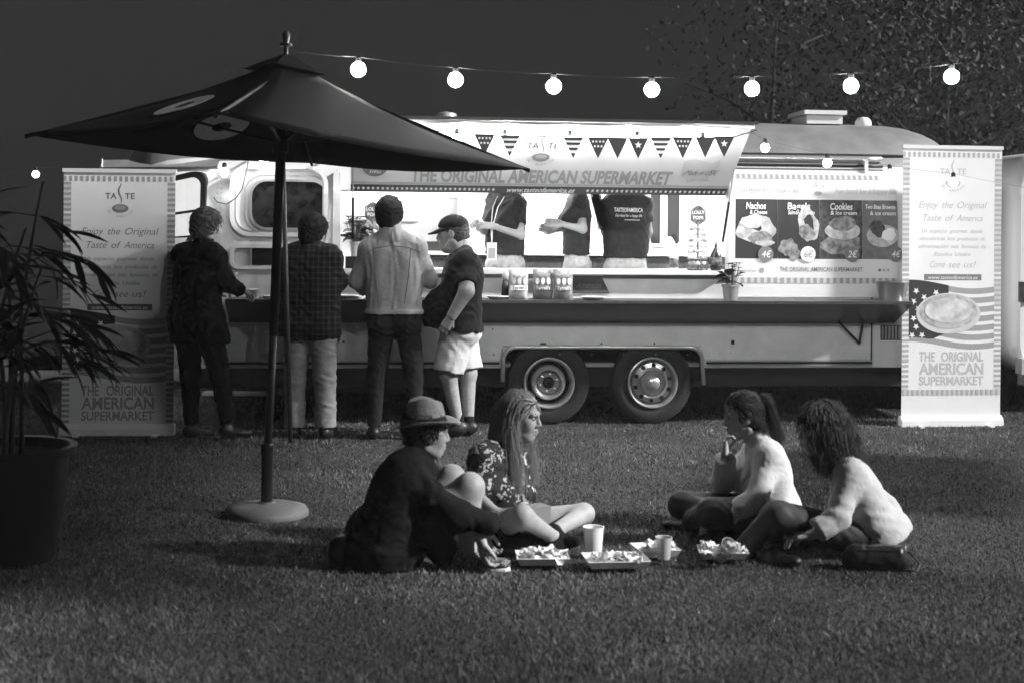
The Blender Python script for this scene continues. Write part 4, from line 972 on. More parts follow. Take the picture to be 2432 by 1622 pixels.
# ---- the rest of the body from its joints
class Fig:
    def __init__(s, label, J, loc, fem=False, group=None, w=1.0):
        s.J = {k: Vector(v) for k, v in J.items()}; s.fem = fem; s.w = w; s.lth = 1.0; s.ath = 1.0
        s.root = empty('person', (0, 0, 0)); tag(s.root, label, 'person', group)
        J = s.J; s.pel = (J['lhip'] + J['rhip']) / 2; s.ch = (J['lsh'] + J['rsh']) / 2
        s.up = (J['neck'] - s.pel).normalized(); s.lat = (J['lsh'] - J['rsh']).normalized(); s.fwd = s.lat.cross(s.up).normalized()
        s.hlat = (J['lhip'] - J['rhip']).normalized()
    def torso(s, g=0.0, belly=0.0, loose=0.0, sh=True, top=None):
        J, w = s.J, s.w; P_ = []
        for q, n in ((1, 'l'), (-1, 'r')):
            P_.append(cap(s.pel + s.hlat * q * .06 * w + s.up * .02, s.ch + s.lat * q * .075 * w - s.up * .11, (.098 * w + g + loose), (.108 * w + g + loose * .5), .05, fl=(s.fwd, .84)))
            P_.append(ell(J[n + 'hip'] - s.fwd * .03 + s.up * .0, [.10 * w + g] * 3, None, .05))
            if sh: P_.append(cap(s.ch - s.up * .02 + s.lat * q * .05, J[n + 'sh'], .075 * w + g, .058 * w + g, .04)); P_.append(cap(J['neck'] - s.up * .01, J[n + 'sh'].lerp(J['neck'], .35) + s.up * .005, .045 + g * .6, .048 + g * .8, .04))
            if s.fem: P_.append(ell(s.ch - s.up * .16 + s.lat * q * .075 + s.fwd * .075, [.068 + g] * 3, None, .035))
        if belly: P_.append(ell(s.pel + s.up * .13 + s.fwd * .07, [.155 + belly + g, .155 + belly * .6 + g, .16 + belly + g], (s.fwd, s.lat, s.up), .07))
        if top is not None:
            for q in P_: q['cuts'] = list(q['cuts']) + [(s.pel + s.up * top, s.up)]
        return P_
    def arm(s, n, g=0.0, to=1.0, th=1.0, end_wide=0.0):
        """upper arm + forearm, clothed up to the fraction to (1 = elbow, 2 = wrist)"""
        J = s.J; a, b, c = J[n + 'sh'], J[n + 'el'], J[n + 'wr']; t1 = min(to, 1.0); P_ = []
        k = .88 if s.fem else 1.0; k *= th
        e1 = a.lerp(b, t1); P_.append(cap(a, e1, .054 * k + g, (.054 - .012 * t1) * k + g + (end_wide if to <= 1 else 0), .03, cuts=[(e1, (b - a).normalized())] if to < 1 else ()))
        if to > 1:
            t2 = min(to - 1, 1.0); e2 = b.lerp(c, t2); P_.append(cap(b, e2, .043 * k + g, (.043 - .014 * t2) * k + g + end_wide, .025, cuts=[(e2, (c - b).normalized())] if to < 2.0 or g else ()))
        return P_
    def leg(s, n, g=0.0, to=2.0, fr=0.0, end_wide=0.0, th=1.0):
        J = s.J; a, b, c = J[n + 'hip'], J[n + 'kn'], J[n + 'an']; P_ = []; k = th
        t1 = min(to, 1.0); e1 = a.lerp(b, t1)
        P_.append(cap(a.lerp(b, fr), e1, .088 * k + g, (.088 - .03 * t1) * k + g + (end_wide if to <= 1 else 0), .04, cuts=[(e1, (b - a).normalized())] if to < 1 else ()))
        if to > 1:
            t2 = min(to - 1, 1.0); e2 = b.lerp(c, t2); d = (c - b).normalized()
            P_.append(cap(b, e2, .055 * k + g, (.055 - .02 * t2) * k + g + end_wide, .03, cuts=[(e2, d)] if (to < 2 or g) else ()))
            if not g: P_.append(ell(b.lerp(c, .3) - s._calf(n) * .018, [.05 * k, .05 * k, .1], None, .03)) if abs(d.z) > .75 else P_.append(cap(b.lerp(c, .15), b.lerp(c, .5), .05 * k, .045 * k, .03))
        return P_
    def _calf(s, n):
        v = s.J[n + 'toe'] - s.J[n + 'an']; v.z = 0; return v.normalized() if v.length > 1e-4 else s.fwd
    def foot(s, n, g=0.0):
        J = s.J; an, to = J[n + 'an'], J[n + 'toe']; d = (to - an).normalized(); he = an - d * .045 + (to - an) * 0; dn = Vector((0, 0, -1)) if abs(d.z) < .8 else s.up
        lo = an + dn * .035
        return [cap(an, lo, .036 + g, .038 + g, .03), cap(lo - d * .04, lo + d * .02, .034 + g, .036 + g, .03), cap(lo, to, .036 + g, .028 + g, .03, fl=(dn, .75))]
    def build_body(s, m, res=.009, hd=None, hands=(), cov=True, hres=.0055):
        """one body mesh: trunk and limbs, with the head and hands at a finer grid"""
        P_ = s.torso(-.006); J = s.J
        for n in 'lr': P_ += s.arm(n, -.002, 2.0, th=s.ath) + s.leg(n, -.004, 2.0, th=s.lth) + s.foot(n, -.006)
        P_.append(cap(s.ch, J['neck'] + s.up * .04, .055, .05, .03))
        ch = [Vol(P_, res).mesh()]
        if hd: ch.append(Vol(hd, hres).mesh())
        for h in hands: ch.append(Vol(h, .0042).mesh())
        s.body = mesh_from('body', ch, m, s.root); return s.body
    def cloth(s, name, prims, res, m): return sdf(name, prims, res, m, s.root)
    def shoe(s, n, m, g=.008, sole=None):
        J = s.J; P_ = s.foot(n, g); low = min(J[n + 'an'].z, J[n + 'toe'].z)
        o = sdf('shoe', P_, .008, m, s.root); return o

# ---- hair strands: tubes blended between guide lines
def strands(name, guides, n, m, parent, rad=.0026, spread=.012, wave=.006, wfreq=3.0, seed=1, seg=12, curl=0.0, taper=.35, endspread=1.6):
    r = np.random.default_rng(seed); Gd = []
    for g in guides:
        g = np.array([tuple(p) for p in g], float); t = np.linspace(0, 1, len(g)); tt = np.linspace(0, 1, seg)
        Gd.append(np.stack([np.interp(tt, t, g[:, i]) for i in range(3)], 1))
    Gd = np.array(Gd); ng = len(Gd)
    a = r.random(n) * (ng - 1); i = np.minimum(a.astype(int), ng - 2); w = (a - i)[:, None, None]
    C = Gd[i] * (1 - w) + Gd[i + 1] * w
    for _ in range(2): C[:, 1:-1] = (C[:, :-2] + 2 * C[:, 1:-1] + C[:, 2:]) / 4
    tt = np.linspace(0, 1, seg)[None, :, None]
    C = C + r.normal(0, spread, (n, 1, 3)) * (.45 + (endspread - .45) * tt)
    ph = r.random((n, 1, 1)) * 6.28; fr = wfreq * (.8 + .4 * r.random((n, 1, 1)))
    C[:, :, 0:1] += wave * np.sin(fr * 6.28 * tt + ph) * (tt ** .6); C[:, :, 1:2] += wave * np.cos(fr * 6.28 * tt * .9 + ph * 1.3) * (tt ** .6); C[:, :, 2:3] += .5 * wave * np.sin(fr * 5 * tt + ph * 2)
    return tubes(name, C, rad, m, parent, r, taper)
def tubes(name, C, rad, m, parent, r, taper=.35):
    n, seg = C.shape[:2]; tt = np.linspace(0, 1, seg)[None, :, None]
    tan = np.gradient(C, axis=1); tan /= np.linalg.norm(tan, axis=2, keepdims=True) + 1e-9
    ref = np.array([.31, .22, .92]); s1 = np.cross(tan, ref); s1 /= np.linalg.norm(s1, axis=2, keepdims=True) + 1e-9; s2 = np.cross(tan, s1)
    rr = rad * (.7 + .6 * r.random((n, 1, 1))) * (1 - (1 - taper) * tt ** 2)
    V = np.stack([C + rr * (math.cos(q) * s1 + math.sin(q) * s2) for q in (0, 2.09, 4.19)], 2)      # n, seg, 3, 3
    idx = np.arange(n * seg * 3).reshape(n, seg, 3); Q = []
    for q in range(3): Q.append(np.stack([idx[:, :-1, q], idx[:, :-1, (q + 1) % 3], idx[:, 1:, (q + 1) % 3], idx[:, 1:, q]], -1).reshape(-1, 4))
    return mesh_from(name, [(V.reshape(-1, 3), np.concatenate(Q))], m, parent)

def short_hair(L, R, sc, n, ln, m, parent, seed=1, rad=.0028, inf=.008, low=-.08, lift=.55, front=.55, messy=.55, name='hair_strands'):
    """short strands lying over the skull, clear of the face"""
    f, l, u = [npv(q) for q in R]; r = np.random.default_rng(seed); c = npv(L(-.014, 0, .036)); out = []
    d = r.normal(0, 1, (n * 4, 3)); d /= np.linalg.norm(d, axis=1, keepdims=True)
    rx, ry, rz = (.098 + inf) * sc, (.077 + inf) * sc, (.09 + inf) * sc
    p = d * np.array([rx, ry, rz]); ok = (p[:, 2] > (low - .036) * sc) & ~((p[:, 0] > front * rx) & (p[:, 2] < .035 * sc)) & ~((p[:, 0] > .15 * rx) & (p[:, 2] < -.02 * sc))
    p = p[ok][:n]; d = d[ok][:n]
    B = np.stack([f, l, u]); root = c + p @ B; nrm = d @ B
    flow = -u * (.9 - .6 * (d[:, 2:3] > .55)) - f * .75 * (d[:, 2:3] > .2) - f * .25; flow = flow + r.normal(0, messy, flow.shape)
    flow -= nrm * np.sum(flow * nrm, 1, keepdims=True); flow /= np.linalg.norm(flow, axis=1, keepdims=True) + 1e-9
    t = np.linspace(0, 1, 5)[None, :, None]; ll = ln * sc * (.6 + .8 * r.random((len(p), 1, 1)))
    C = root[:, None] + flow[:, None] * t * ll + nrm[:, None] * (lift * ll * t * (1.1 - t) - .06 * ll * t * t) + r.normal(0, .0015, (len(p), 5, 3)) * t
    return tubes(name, C, rad, m, parent, r, .3)
# ------------------------------------------------------------------ people
M_skin = mat('skin', .33, .55, noise=(30, .08), spec=.35)
M_skin_d = mat('skin_tan', .27, .55, noise=(40, .15), spec=.35)
M_blackcloth = mat('cloth_black', .013, .95, noise=(20, .1), bump=(160, .15), spec=.15)
M_darkcloth = mat('cloth_dark', .009, .95, noise=(14, .1), bump=(160, .15), spec=.15)
M_jean = mat('cloth_jean', .016, .95, spec=.15, noise=(30, .1), bump=(150, .2))
M_khaki = mat('cloth_khaki', .25, .9, noise=(14, .12), bump=(160, .2))
M_cream = mat('cloth_cream', .46, .9, noise=(14, .08), bump=(120, .2))
M_denim = mat('cloth_denim', .26, .9, noise=(40, .06), bump=(180, .25))
M_palejean = mat('cloth_palejean', .5, .9, noise=(30, .2), bump=(180, .25))
M_hairdark = mat('hair_dark', .012, .9, spec=.12)
M_hairgrey = mat('hair_grey', .06, .9, spec=.12, noise=(60, .4))
M_hairbrown = mat('hair_brown', .045, .6, spec=.3)
M_hairblond = mat('hair_blond', .33, .42, spec=.5)
M_hairblond2 = mat('hair_blond_dark', .06, .8, spec=.15)
def plaid_mat(name, lo, hi, sc):
    m = bpy.data.materials.new(name); m.use_nodes = True; nt = m.node_tree; b = nt.nodes['Principled BSDF']; b.inputs['Specular IOR Level'].default_value = .15
    tc = nt.nodes.new('ShaderNodeTexCoord'); sep = nt.nodes.new('ShaderNodeSeparateXYZ'); nt.links.new(tc.outputs['Object'], sep.inputs[0])
    outs = []
    for ax in (0, 2):
        mu = nt.nodes.new('ShaderNodeMath'); mu.operation = 'MULTIPLY'; mu.inputs[1].default_value = sc; nt.links.new(sep.outputs[ax], mu.inputs[0])
        si = nt.nodes.new('ShaderNodeMath'); si.operation = 'SINE'; nt.links.new(mu.outputs[0], si.inputs[0])
        st = nt.nodes.new('ShaderNodeMath'); st.operation = 'GREATER_THAN'; st.inputs[1].default_value = .55; nt.links.new(si.outputs[0], st.inputs[0]); outs.append(st)
    ad = nt.nodes.new('ShaderNodeMath'); ad.operation = 'ADD'; nt.links.new(outs[0].outputs[0], ad.inputs[0]); nt.links.new(outs[1].outputs[0], ad.inputs[1])
    mr = nt.nodes.new('ShaderNodeMapRange'); mr.inputs[2].default_value = 2; mr.inputs[3].default_value = lo; mr.inputs[4].default_value = hi; nt.links.new(ad.outputs[0], mr.inputs[0]); nt.links.new(mr.outputs[0], b.inputs['Base Color'])
    b.inputs['Roughness'].default_value = .9; return m
def floral_mat(name, lo, hi, sc, th=.28):
    m = bpy.data.materials.new(name); m.use_nodes = True; nt = m.node_tree; b = nt.nodes['Principled BSDF']
    tc = nt.nodes.new('ShaderNodeTexCoord'); vo = nt.nodes.new('ShaderNodeTexVoronoi'); vo.inputs['Scale'].default_value = sc; vo.feature = 'SMOOTH_F1' if False else 'F1'
    no = nt.nodes.new('ShaderNodeTexNoise'); no.inputs['Scale'].default_value = sc * 1.6; no.inputs['Detail'].default_value = 2
    mx = nt.nodes.new('ShaderNodeMix'); mx.data_type = 'VECTOR'; mx.inputs[0].default_value = .12
    nt.links.new(tc.outputs['Object'], no.inputs['Vector']); nt.links.new(tc.outputs['Object'], mx.inputs[4]); nt.links.new(no.outputs[1], mx.inputs[5]); nt.links.new(mx.outputs[1], vo.inputs['Vector'])
    gt = nt.nodes.new('ShaderNodeMapRange'); gt.inputs[1].default_value = th; gt.inputs[2].default_value = th - .06; gt.inputs[3].default_value = lo; gt.inputs[4].default_value = hi
    nt.links.new(vo.outputs['Distance'], gt.inputs[0]); nt.links.new(gt.outputs[0], b.inputs['Base Color']); b.inputs['Roughness'].default_value = .85; return m
DN = Vector((0, 0, -1)); UP = Vector((0, 0, 1))
def wrap(Y0): return lambda x, y, d=0.0: P(x, y, Y0 + d)
def hair_cap(fig, L, R, sc, m, inf=.012, low=-.06, front=.05, amp=.003, freq=260, res=.006, back=0.0, nm='hair', loose=1000, messy=.55, lift=.55, lm=None):
    """short hair: the skull a little larger, cut free of the face"""
    f, l, u = R
    P_ = [ell(L(-.016, 0, .04), [(.100 + inf) * sc, (.078 + inf) * sc, (.09 + inf) * sc], R, .01), ell(L(-.045, 0, -.03), [(.066 + inf) * sc, (.066 + inf * .6) * sc, .07 * sc], R, .03),
          dict(ell(L(.10, 0, -.025), [.105 * sc, .11 * sc, .105 * sc], R, .01), sub=True), cutp(L(0, 0, low), -(u * .9 + f * .25).normalized()), wob(amp, freq, 3)]
    o = fig.cloth(nm, P_, res, m)
    if loose: short_hair(L, R, sc, loose, .05, lm or m, o, messy=messy, lift=lift, seed=int(abs(L(0, 0, 0).x) * 100), low=low)
    return o

# ---------------------------------------------------- 1: man in the dark coat at the end of the counter
j = wrap(10.8)
F = Fig('grey-haired man in a long dark coat standing with his back turned by the short banner', dict(neck=j(484, 588), lsh=j(434, 606, .14), rsh=j(510, 608, -.14), lel=j(452, 690, .26), lwr=j(508, 694, .34), rel=j(540, 674, -.08), rwr=j(572, 690, .12),
    lhip=j(448, 756, .06), rhip=j(488, 756, -.06), lkn=j(452, 888, .06), rkn=j(522, 888, -.04), lan=j(455, 1015, .10), ran=j(542, 1013, -.05), ltoe=j(498, 1030, .24), rtoe=j(588, 1028, .08)), None)
hp_, L, R = head_prims(j(493, 542, .02), (.75, .62, -.12), UP, 1.07)
hd_r = hand_prims(F.J['rwr'], (.45, .8, -.25), DN, -1, .7); hd_l = hand_prims(F.J['lwr'], (.8, .4, .1), DN, 1, .8)
F.build_body(M_skin, .010, hp_, [hd_r, hd_l])
hair_cap(F, L, R, 1.07, M_hairgrey, .020, -.11, amp=.004, freq=75)
F.cloth('coat', F.torso(.035, loose=.03) + F.arm('l', .024, 1.93) + F.arm('r', .024, 1.93) + [cap(F.J['lhip'], F.J['lhip'].lerp(F.J['lkn'], .42), .14, .145, .05), cap(F.J['rhip'], F.J['rhip'].lerp(F.J['rkn'], .42), .14, .145, .05), cap(F.J['neck'] - F.up * .02, F.J['neck'] + F.up * .075, .085, .075, .02, cuts=[(F.J['neck'] + F.up * .075 - F.fwd * 0, F.up)]), cutp(j(470, 815), DN), wob(.005, 42, 1), wob(.0022, 95, 4)], .0105, mat('cloth_coat_man', .007, .95, spec=.1, bump=(160, .15)))
F.cloth('trousers', F.leg('l', .02, 1.93, .3) + F.leg('r', .02, 1.93, .3) + [wob(.004, 50, 2)], .0105, M_darkcloth)
for n in 'lr': F.shoe(n, M_dark)
MAN1 = F

# ---------------------------------------------------- 2: man in the checked shirt
j = wrap(10.88)
F = Fig('man in a dark checked shirt and pale trousers eating at the counter', dict(neck=j(742, 590), lsh=j(694, 606, .06), rsh=j(786, 611, -.06), lel=j(672, 690, .06), lwr=j(704, 652, .25), rel=j(806, 672, .02), rwr=j(786, 628, .22),
    lhip=j(710, 772, .02), rhip=j(768, 772, -.02), lkn=j(700, 900, .02), rkn=j(771, 900, -.02), lan=j(700, 1018, .02), ran=j(774, 1018, -.02), ltoe=j(708, 1028, .2), rtoe=j(790, 1030, .16)), None)
hp_, L, R = head_prims(j(747, 555, .03), (.55, .83, -.05), UP, 1.08)
hr = hand_prims(F.J['rwr'], (-.3, .5, .8), (-.6, .5, -.3), -1, .9); hl = hand_prims(F.J['lwr'], (.4, .6, .6), (.6, .5, -.3), 1, .9)
F.build_body(M_skin, .010, hp_, [hr, hl])
hair_cap(F, L, R, 1.08, M_hairdark, .020, -.12, amp=.004, freq=75)
F.cloth('shirt', F.torso(.034, loose=.045) + F.arm('l', .022, 1.9) + F.arm('r', .022, 1.9) + [cap(F.J['neck'] - F.up * .02, F.J['neck'] + F.up * .065, .08, .072, .02, cuts=[(F.J['neck'] + F.up * .065, F.up)]), cap(F.J['rhip'] + Vector((.04, -.03, .05)), j(792, 805), .075, .05, .04), cap(F.J['lhip'], F.J['lhip'] + DN * .08, .135, .14, .04), cutp(j(735, 806), (Vector((0, 0, -1)) + Vector((-.12, 0, 0))).normalized()), wob(.006, 40, 3), wob(.003, 90, 2)], .0105, plaid_mat('cloth_plaid', .012, .05, 150))
F.cloth('trousers', F.leg('l', .028, 1.96, .1, end_wide=.018) + F.leg('r', .028, 1.96, .1, end_wide=.018) + [wob(.004, 40, 5, (.5, .5, 1.3)), wob(.0016, 110, 2)], .0095, M_khaki)
for n in 'lr': F.shoe(n, M_dark)

# ---------------------------------------------------- 3: man in the pale denim jacket
F = Fig('man seen from behind in a pale denim jacket and black jeans', dict(neck=j(926, 552), lsh=j(878, 592), rsh=j(988, 588), lel=j(848, 668, .06), lwr=j(866, 690, .28), rel=j(1020, 664, .06), rwr=j(996, 662, .30),
    lhip=j(908, 765), rhip=j(966, 765), lkn=j(894, 898, .02), rkn=j(985, 898, .02), lan=j(888, 1018), ran=j(988, 1018), ltoe=j(882, 1028, .2), rtoe=j(1002, 1028, .2)), None)
hp_, L, R = head_prims(j(925, 516, .03), (.12, .98, -.12), UP, 1.1)
hr = hand_prims(F.J['rwr'], (-.3, .9, .1), DN, -1, .8); hl = hand_prims(F.J['lwr'], (.3, .9, .1), DN, 1, .8)
F.build_body(M_skin, .010, hp_, [hr, hl])
hair_cap(F, L, R, 1.1, M_hairdark, .020, -.11, amp=.004, freq=75)
jk = F.torso(.028, loose=.028) + F.arm('l', .022, 1.92) + F.arm('r', .022, 1.92) + [cap(F.J['neck'] - F.up * .03, F.J['neck'] + F.up * .08, .092, .08, .02, cuts=[(F.J['neck'] + F.up * .08, F.up)]), cutp(j(937, 745), DN)]
jacket = F.cloth('denim_jacket', jk + [wob(.0045, 40, 6, (1.5, 1, .35)), wob(.0018, 110, 1)], .0085, M_denim)
def seam(pts, r=.0042, m=None, parent=None, nm='seam'):
    return MB().tube(pts, r, 5).build(nm, m or mat('seam_denim', .2, .9), parent)
from mathutils.bvhtree import BVHTree
def on_cloth(o, pts, lift=.001):
    me = o.data; bv = BVHTree.FromPolygons([v.co for v in me.vertices], [tuple(p.vertices) for p in me.polygons]); out = []
    for i in range(len(pts) - 1):
        for k in range(8):
            x = pts[i][0] + (pts[i + 1][0] - pts[i][0]) * k / 8; y = pts[i][1] + (pts[i + 1][1] - pts[i][1]) * k / 8
            h = bv.ray_cast(CV, ray(x, y).normalized())
            if h[0] is not None: out.append(h[0] + h[1] * lift)
    return out
for pts in ([(866, 606), (890, 590), (930, 584), (970, 588), (1004, 600)], [(888, 592), (893, 660), (902, 730)], [(976, 592), (970, 660), (960, 730)], [(866, 606), (868, 640), (866, 664)], [(930, 584), (931, 540)]):
    q = on_cloth(jacket, pts)
    if len(q) > 3: MB().tube(q, .0038, 5).build('seam', mat('seam_denim', .16, .9), jacket)
wb_ = sdf('waistband', [cap(p.a if False else q['a'], q['b'], q['ra'] + .006, q['rb'] + .006, q['k'], fl=q['fl']) if q['t'] == 'c' else ell(q['c'], [r + .006 for r in q['r']], q.get('R'), q['k']) for q in F.torso(.028, loose=.028, sh=False)] + [cutp(j(937, 745), DN), cutp(j(937, 733), UP)], .0095, M_denim, jacket)
F.cloth('jeans', F.torso(.012, sh=False) + F.leg('l', .016, 1.95) + F.leg('r', .016, 1.95) + [cutp(j(937, 735), UP), wob(.004, 50, 2)], .0105, M_jean)
for n in 'lr': F.shoe(n, M_dark)

# ---------------------------------------------------- 4: man in cap, black shirt and cream shorts
j = wrap(11.05)
F = Fig('bearded man in a cap with his hand in the pocket of cream shorts', dict(neck=j(1100, 596), lsh=j(1106, 622, -.20), rsh=j(1096, 620, .19), lel=j(1108, 692, -.33), lwr=j(1070, 756, -.31), rel=j(1090, 694, .24), rwr=j(1060, 740, .2),
    lhip=j(1086, 786, -.09), rhip=j(1092, 786, .09), lkn=j(1064, 890, -.11), rkn=j(1111, 886, .05), lan=j(1088, 1008, -.06), ran=j(1112, 1008, .02), ltoe=j(1044, 1024, -.08), rtoe=j(1072, 1024, .03)), None, w=1.3); F.lth = 1.3; F.ath = 1.4
fw = Vector((-.98, .1, -.12)); hp_, L, R = head_prims(j(1075, 556), fw, UP, 1.12)
hp_ += [ell(L(.045, 0, -.085), [.058, .062, .05], R, .025)]
hl = hand_prims(F.J['lwr'], F.J['lwr'] - F.J['lel'], (0, .6, 0), 1, .7); hr = hand_prims(F.J['rwr'], (-.5, 0, -.8), (0, -1, 0), -1, .6)
F.build_body(M_skin_d, .009, hp_, [hl, hr])
add_eyes(L, R, 1.12, F.root, M_hairgrey)
f_, l_, u_ = R
F.cloth('beard', [ell(L(.05, 0, -.085), [.05, .058, .042], R, .02), cap(L(.0, .066, -.03), L(.04, .045, -.09), .016, .022, .02), cap(L(.0, -.066, -.03), L(.04, -.045, -.09), .016, .022, .02), cap(L(.097, .022, -.046), L(.105, 0, -.04), .009, .009, .01), cap(L(.097, -.022, -.046), L(.105, 0, -.04), .009, .009, .01), wob(.003, 260, 2)], .006, mat('beard_grey', .32, .8, noise=(90, .5)))
hair_cap(F, L, R, 1.12, M_hairgrey, .006, -.07, amp=.003, freq=110, loose=0)
F.cloth('cap', [ell(L(-.012, 0, .055), [.120, .099, .088], R, .005), cutp(L(0, 0, .045), (-u_ + f_ * .08).normalized()), wob(.0012, 90, 2)], .006, mat('cap_dark', .008, .9, spec=.15))
vis_ = MB(); n = 12; vv = []
for k in range(n + 1):
    a = math.pi * (k / n - .5); cs_ = math.cos(a); sn = math.sin(a)
    vv += [L(.085 * cs_ + .005, .085 * sn, .048), L(.085 * cs_ + .085 * cs_ ** .6 + .005, .08 * sn, .040 - .012 * abs(sn) - .02 * cs_)]
vis_.add(vv, [(2 * k, 2 * k + 2, 2 * k + 3, 2 * k + 1) for k in range(n)]); vo_ = vis_.build('cap_visor', MATS['cap_dark'], F.root, smooth=True); vo_.modifiers.new('t', 'SOLIDIFY').thickness = .008
F.cloth('shirt', F.torso(.022, belly=.05, loose=.045) + F.arm('l', .024, .78, end_wide=.014) + F.arm('r', .024, .78, end_wide=.014) + [cap(F.J['lhip'], F.J['lhip'] + DN * .03, .125, .13, .05), cap(F.J['rhip'], F.J['rhip'] + DN * .03, .125, .13, .05), cutp(j(1095, 783), (DN + Vector((-.1, 0, 0))).normalized()), wob(.005, 40, 8), wob(.002, 90, 3)], .0095, M_blackcloth)
F.cloth('shorts', F.torso(.014, sh=False) + [dict(q, k=.010) for q in F.leg('l', .038, .93, 0, end_wide=.024) + F.leg('r', .038, .93, 0, end_wide=.024)] + [cutp(j(1095, 765), UP), wob(.0035, 34, 4), wob(.0015, 85, 1)], .0095, M_cream)
MB().lathe(F.J['lwr'].lerp(F.J['lel'], .08), [(.031, -.010), (.034, -.010), (.034, .010), (.031, .010)], 16, axis=(F.J['lel'] - F.J['lwr']).normalized(), closed=True).build('wristband', M_print_w, F.root, smooth=True)
for n in 'lr':
    F.shoe(n, M_dark); F.cloth('sock', [cap(F.J[n + 'an'] + UP * .05, F.J[n + 'an'], .046, .044, .01)], .008, M_blackcloth)

# ---------------------------------------------------- 5-7: staff inside the trailer (floor at 0.5 m)
def staff(label, Y0, J, face, hz, hairm, hang=True, longhair=True):
    j = wrap(Y0); F = Fig(label, J, None, fem=True)
    for n in 'lr':
        for k in ('kn', 'an', 'toe'):
            if n + k not in F.J: pass
    hp_, L, R = head_prims(hz, face, UP, .96, male=False)
    return F, hp_, L, R
def std_legs(J, fl=.5, spread=.0, f=(0, 1, 0)):
    f = Vector(f)
    for n in 'lr':
        h = J[n + 'hip']; J[n + 'kn'] = Vector((h.x, h.y, fl + (h.z - fl) * .52)) + f * .03; J[n + 'an'] = Vector((h.x, h.y, fl + .08)); J[n + 'toe'] = J[n + 'an'] + f * .17 + Vector((0, 0, -.035))
    return J
M_polo = mat('cloth_polo', .018, .9, noise=(20, .3), bump=(130, .2))
def dress_staff(F, L, R, hz, hands, sleeve=.62, hair=M_hairdark):
    F.build_body(M_skin, .010, HP, hands)
    F.cloth('polo_shirt', F.torso(.016, loose=.02) + F.arm('l', .018, sleeve) + F.arm('r', .018, sleeve) + [cap(F.J['neck'] - F.up * .02, F.J['neck'] + F.up * .03, .066, .062, .02, cuts=[(F.J['neck'] + F.up * .032, F.up)]), cutp(F.pel + F.up * .10, -F.up), wob(.005, 44, F.pel.x * 9), wob(.0025, 95, 3)], .0105, M_polo)
    F.cloth('jeans', F.torso(.008, sh=False) + F.leg('l', .012, 1.95) + F.leg('r', .012, 1.95) + [cutp(F.pel + F.up * .13, F.up), wob(.004, 60, 3)], .0115, M_palejean)
    for n in 'lr': F.shoe(n, M_dark)
    hair_cap(F, L, R, .96, hair, .014, -.08, amp=.002, freq=150, res=.008)
j = wrap(12.4)
J = std_legs(dict(neck=j(1204, 452), lsh=j(1230, 484, -.10), rsh=j(1174, 478, .10), lel=j(1237, 560, -.14), lwr=j(1172, 538, -.30), rel=j(1150, 548, 0), rwr=j(1132, 532, -.24), lhip=j(1212, 632, -.05), rhip=j(1182, 632, .05)), f=(-.5, -.8, 0))
F = Fig('server in a dark polo shirt with a lanyard badge behind the counter', J, None, fem=True); HP, L, R = head_prims(j(1196, 405, -.03), (-.7, -.6, -.25), UP, .96, False)
dress_staff(F, L, R, None, [hand_prims(F.J['lwr'], (-.9, -.2, .1), (.0, .5, -.6), -1, .8), hand_prims(F.J['rwr'], (-.3, -.8, .1), (.6, 0, -.6), 1, .8)])
add_eyes(L, R, .96, F.root, M_hairdark)
strands('long_hair', [[L(-.02, .06, .10), L(-.04, .09, 0), L(-.02, .10, -.12), L(.0, .10, -.30)], [L(-.09, 0, .08), L(-.12, 0, -.05), L(-.13, 0, -.2), L(-.12, 0, -.34)], [L(-.02, -.06, .10), L(-.04, -.09, 0), L(-.02, -.10, -.12), L(0, -.1, -.3)]], 160, M_hairbrown, F.root, .004, .014, .004)
ly = MB(); ba = P(1168, 576, 12.12); ly.tube([F.J['neck'] + F.lat * .05 + F.fwd * .03, F.ch + F.fwd * .13 + F.lat * .03 - F.up * .05, P(1170, 540, 12.13), ba], .005, 5); ly.tube([F.J['neck'] - F.lat * .05 + F.fwd * .03, F.ch + F.fwd * .13 - F.lat * .03 - F.up * .05, P(1166, 540, 12.13), ba], .005, 5)
lan = ly.build('lanyard', M_print_w, F.root); MB().box(P(1168, 598, 12.10), (.085, .006, .15)).build('badge', M_print_w, lan); MB().box(P(1168, 602, 12.095), (.06, .003, .09)).build('badge_print', M_print_m, lan)
j = wrap(12.45)
J = std_legs(dict(neck=j(1372, 450), lsh=j(1378, 480, -.16), rsh=j(1366, 478, .16), lel=j(1384, 545, -.20), lwr=j(1330, 532, -.22), rel=j(1374, 545, .2), rwr=j(1318, 545, .12), lhip=j(1368, 632, -.08), rhip=j(1366, 632, .08)), f=(-1, 0, 0))
F = Fig('server in a dark t-shirt in profile with long straight hair', J, None, fem=True); HP, L, R = head_prims(j(1364, 405), (-.97, .05, -.2), UP, .96, False)
dress_staff(F, L, R, None, [hand_prims(F.J['lwr'], (-1, 0, .1), (0, .8, 0), 1, .9), hand_prims(F.J['rwr'], (-1, 0, .1), (0, -.8, 0), -1, .7)], hair=M_hairdark)
add_eyes(L, R, .96, F.root, M_hairdark)
strands('long_hair', [[L(-.05, .06, .09), L(-.10, .07, -.05), L(-.13, .06, -.2), L(-.14, .05, -.55)], [L(-.10, 0, .06), L(-.14, 0, -.05), L(-.16, 0, -.2), L(-.16, 0, -.6)], [L(-.05, -.06, .09), L(-.10, -.07, -.05), L(-.13, -.06, -.2), L(-.14, -.05, -.55)]], 160, M_hairdark, F.root, .004, .012, .003)
j = wrap(12.5)
J = std_legs(dict(neck=j(1488, 455), lsh=j(1446, 486), rsh=j(1532, 486), lel=j(1438, 552, .04), lwr=j(1446, 596, .22), rel=j(1540, 552, .04), rwr=j(1530, 592, .22), lhip=j(1464, 640), rhip=j(1506, 640)), f=(0, 1, 0))
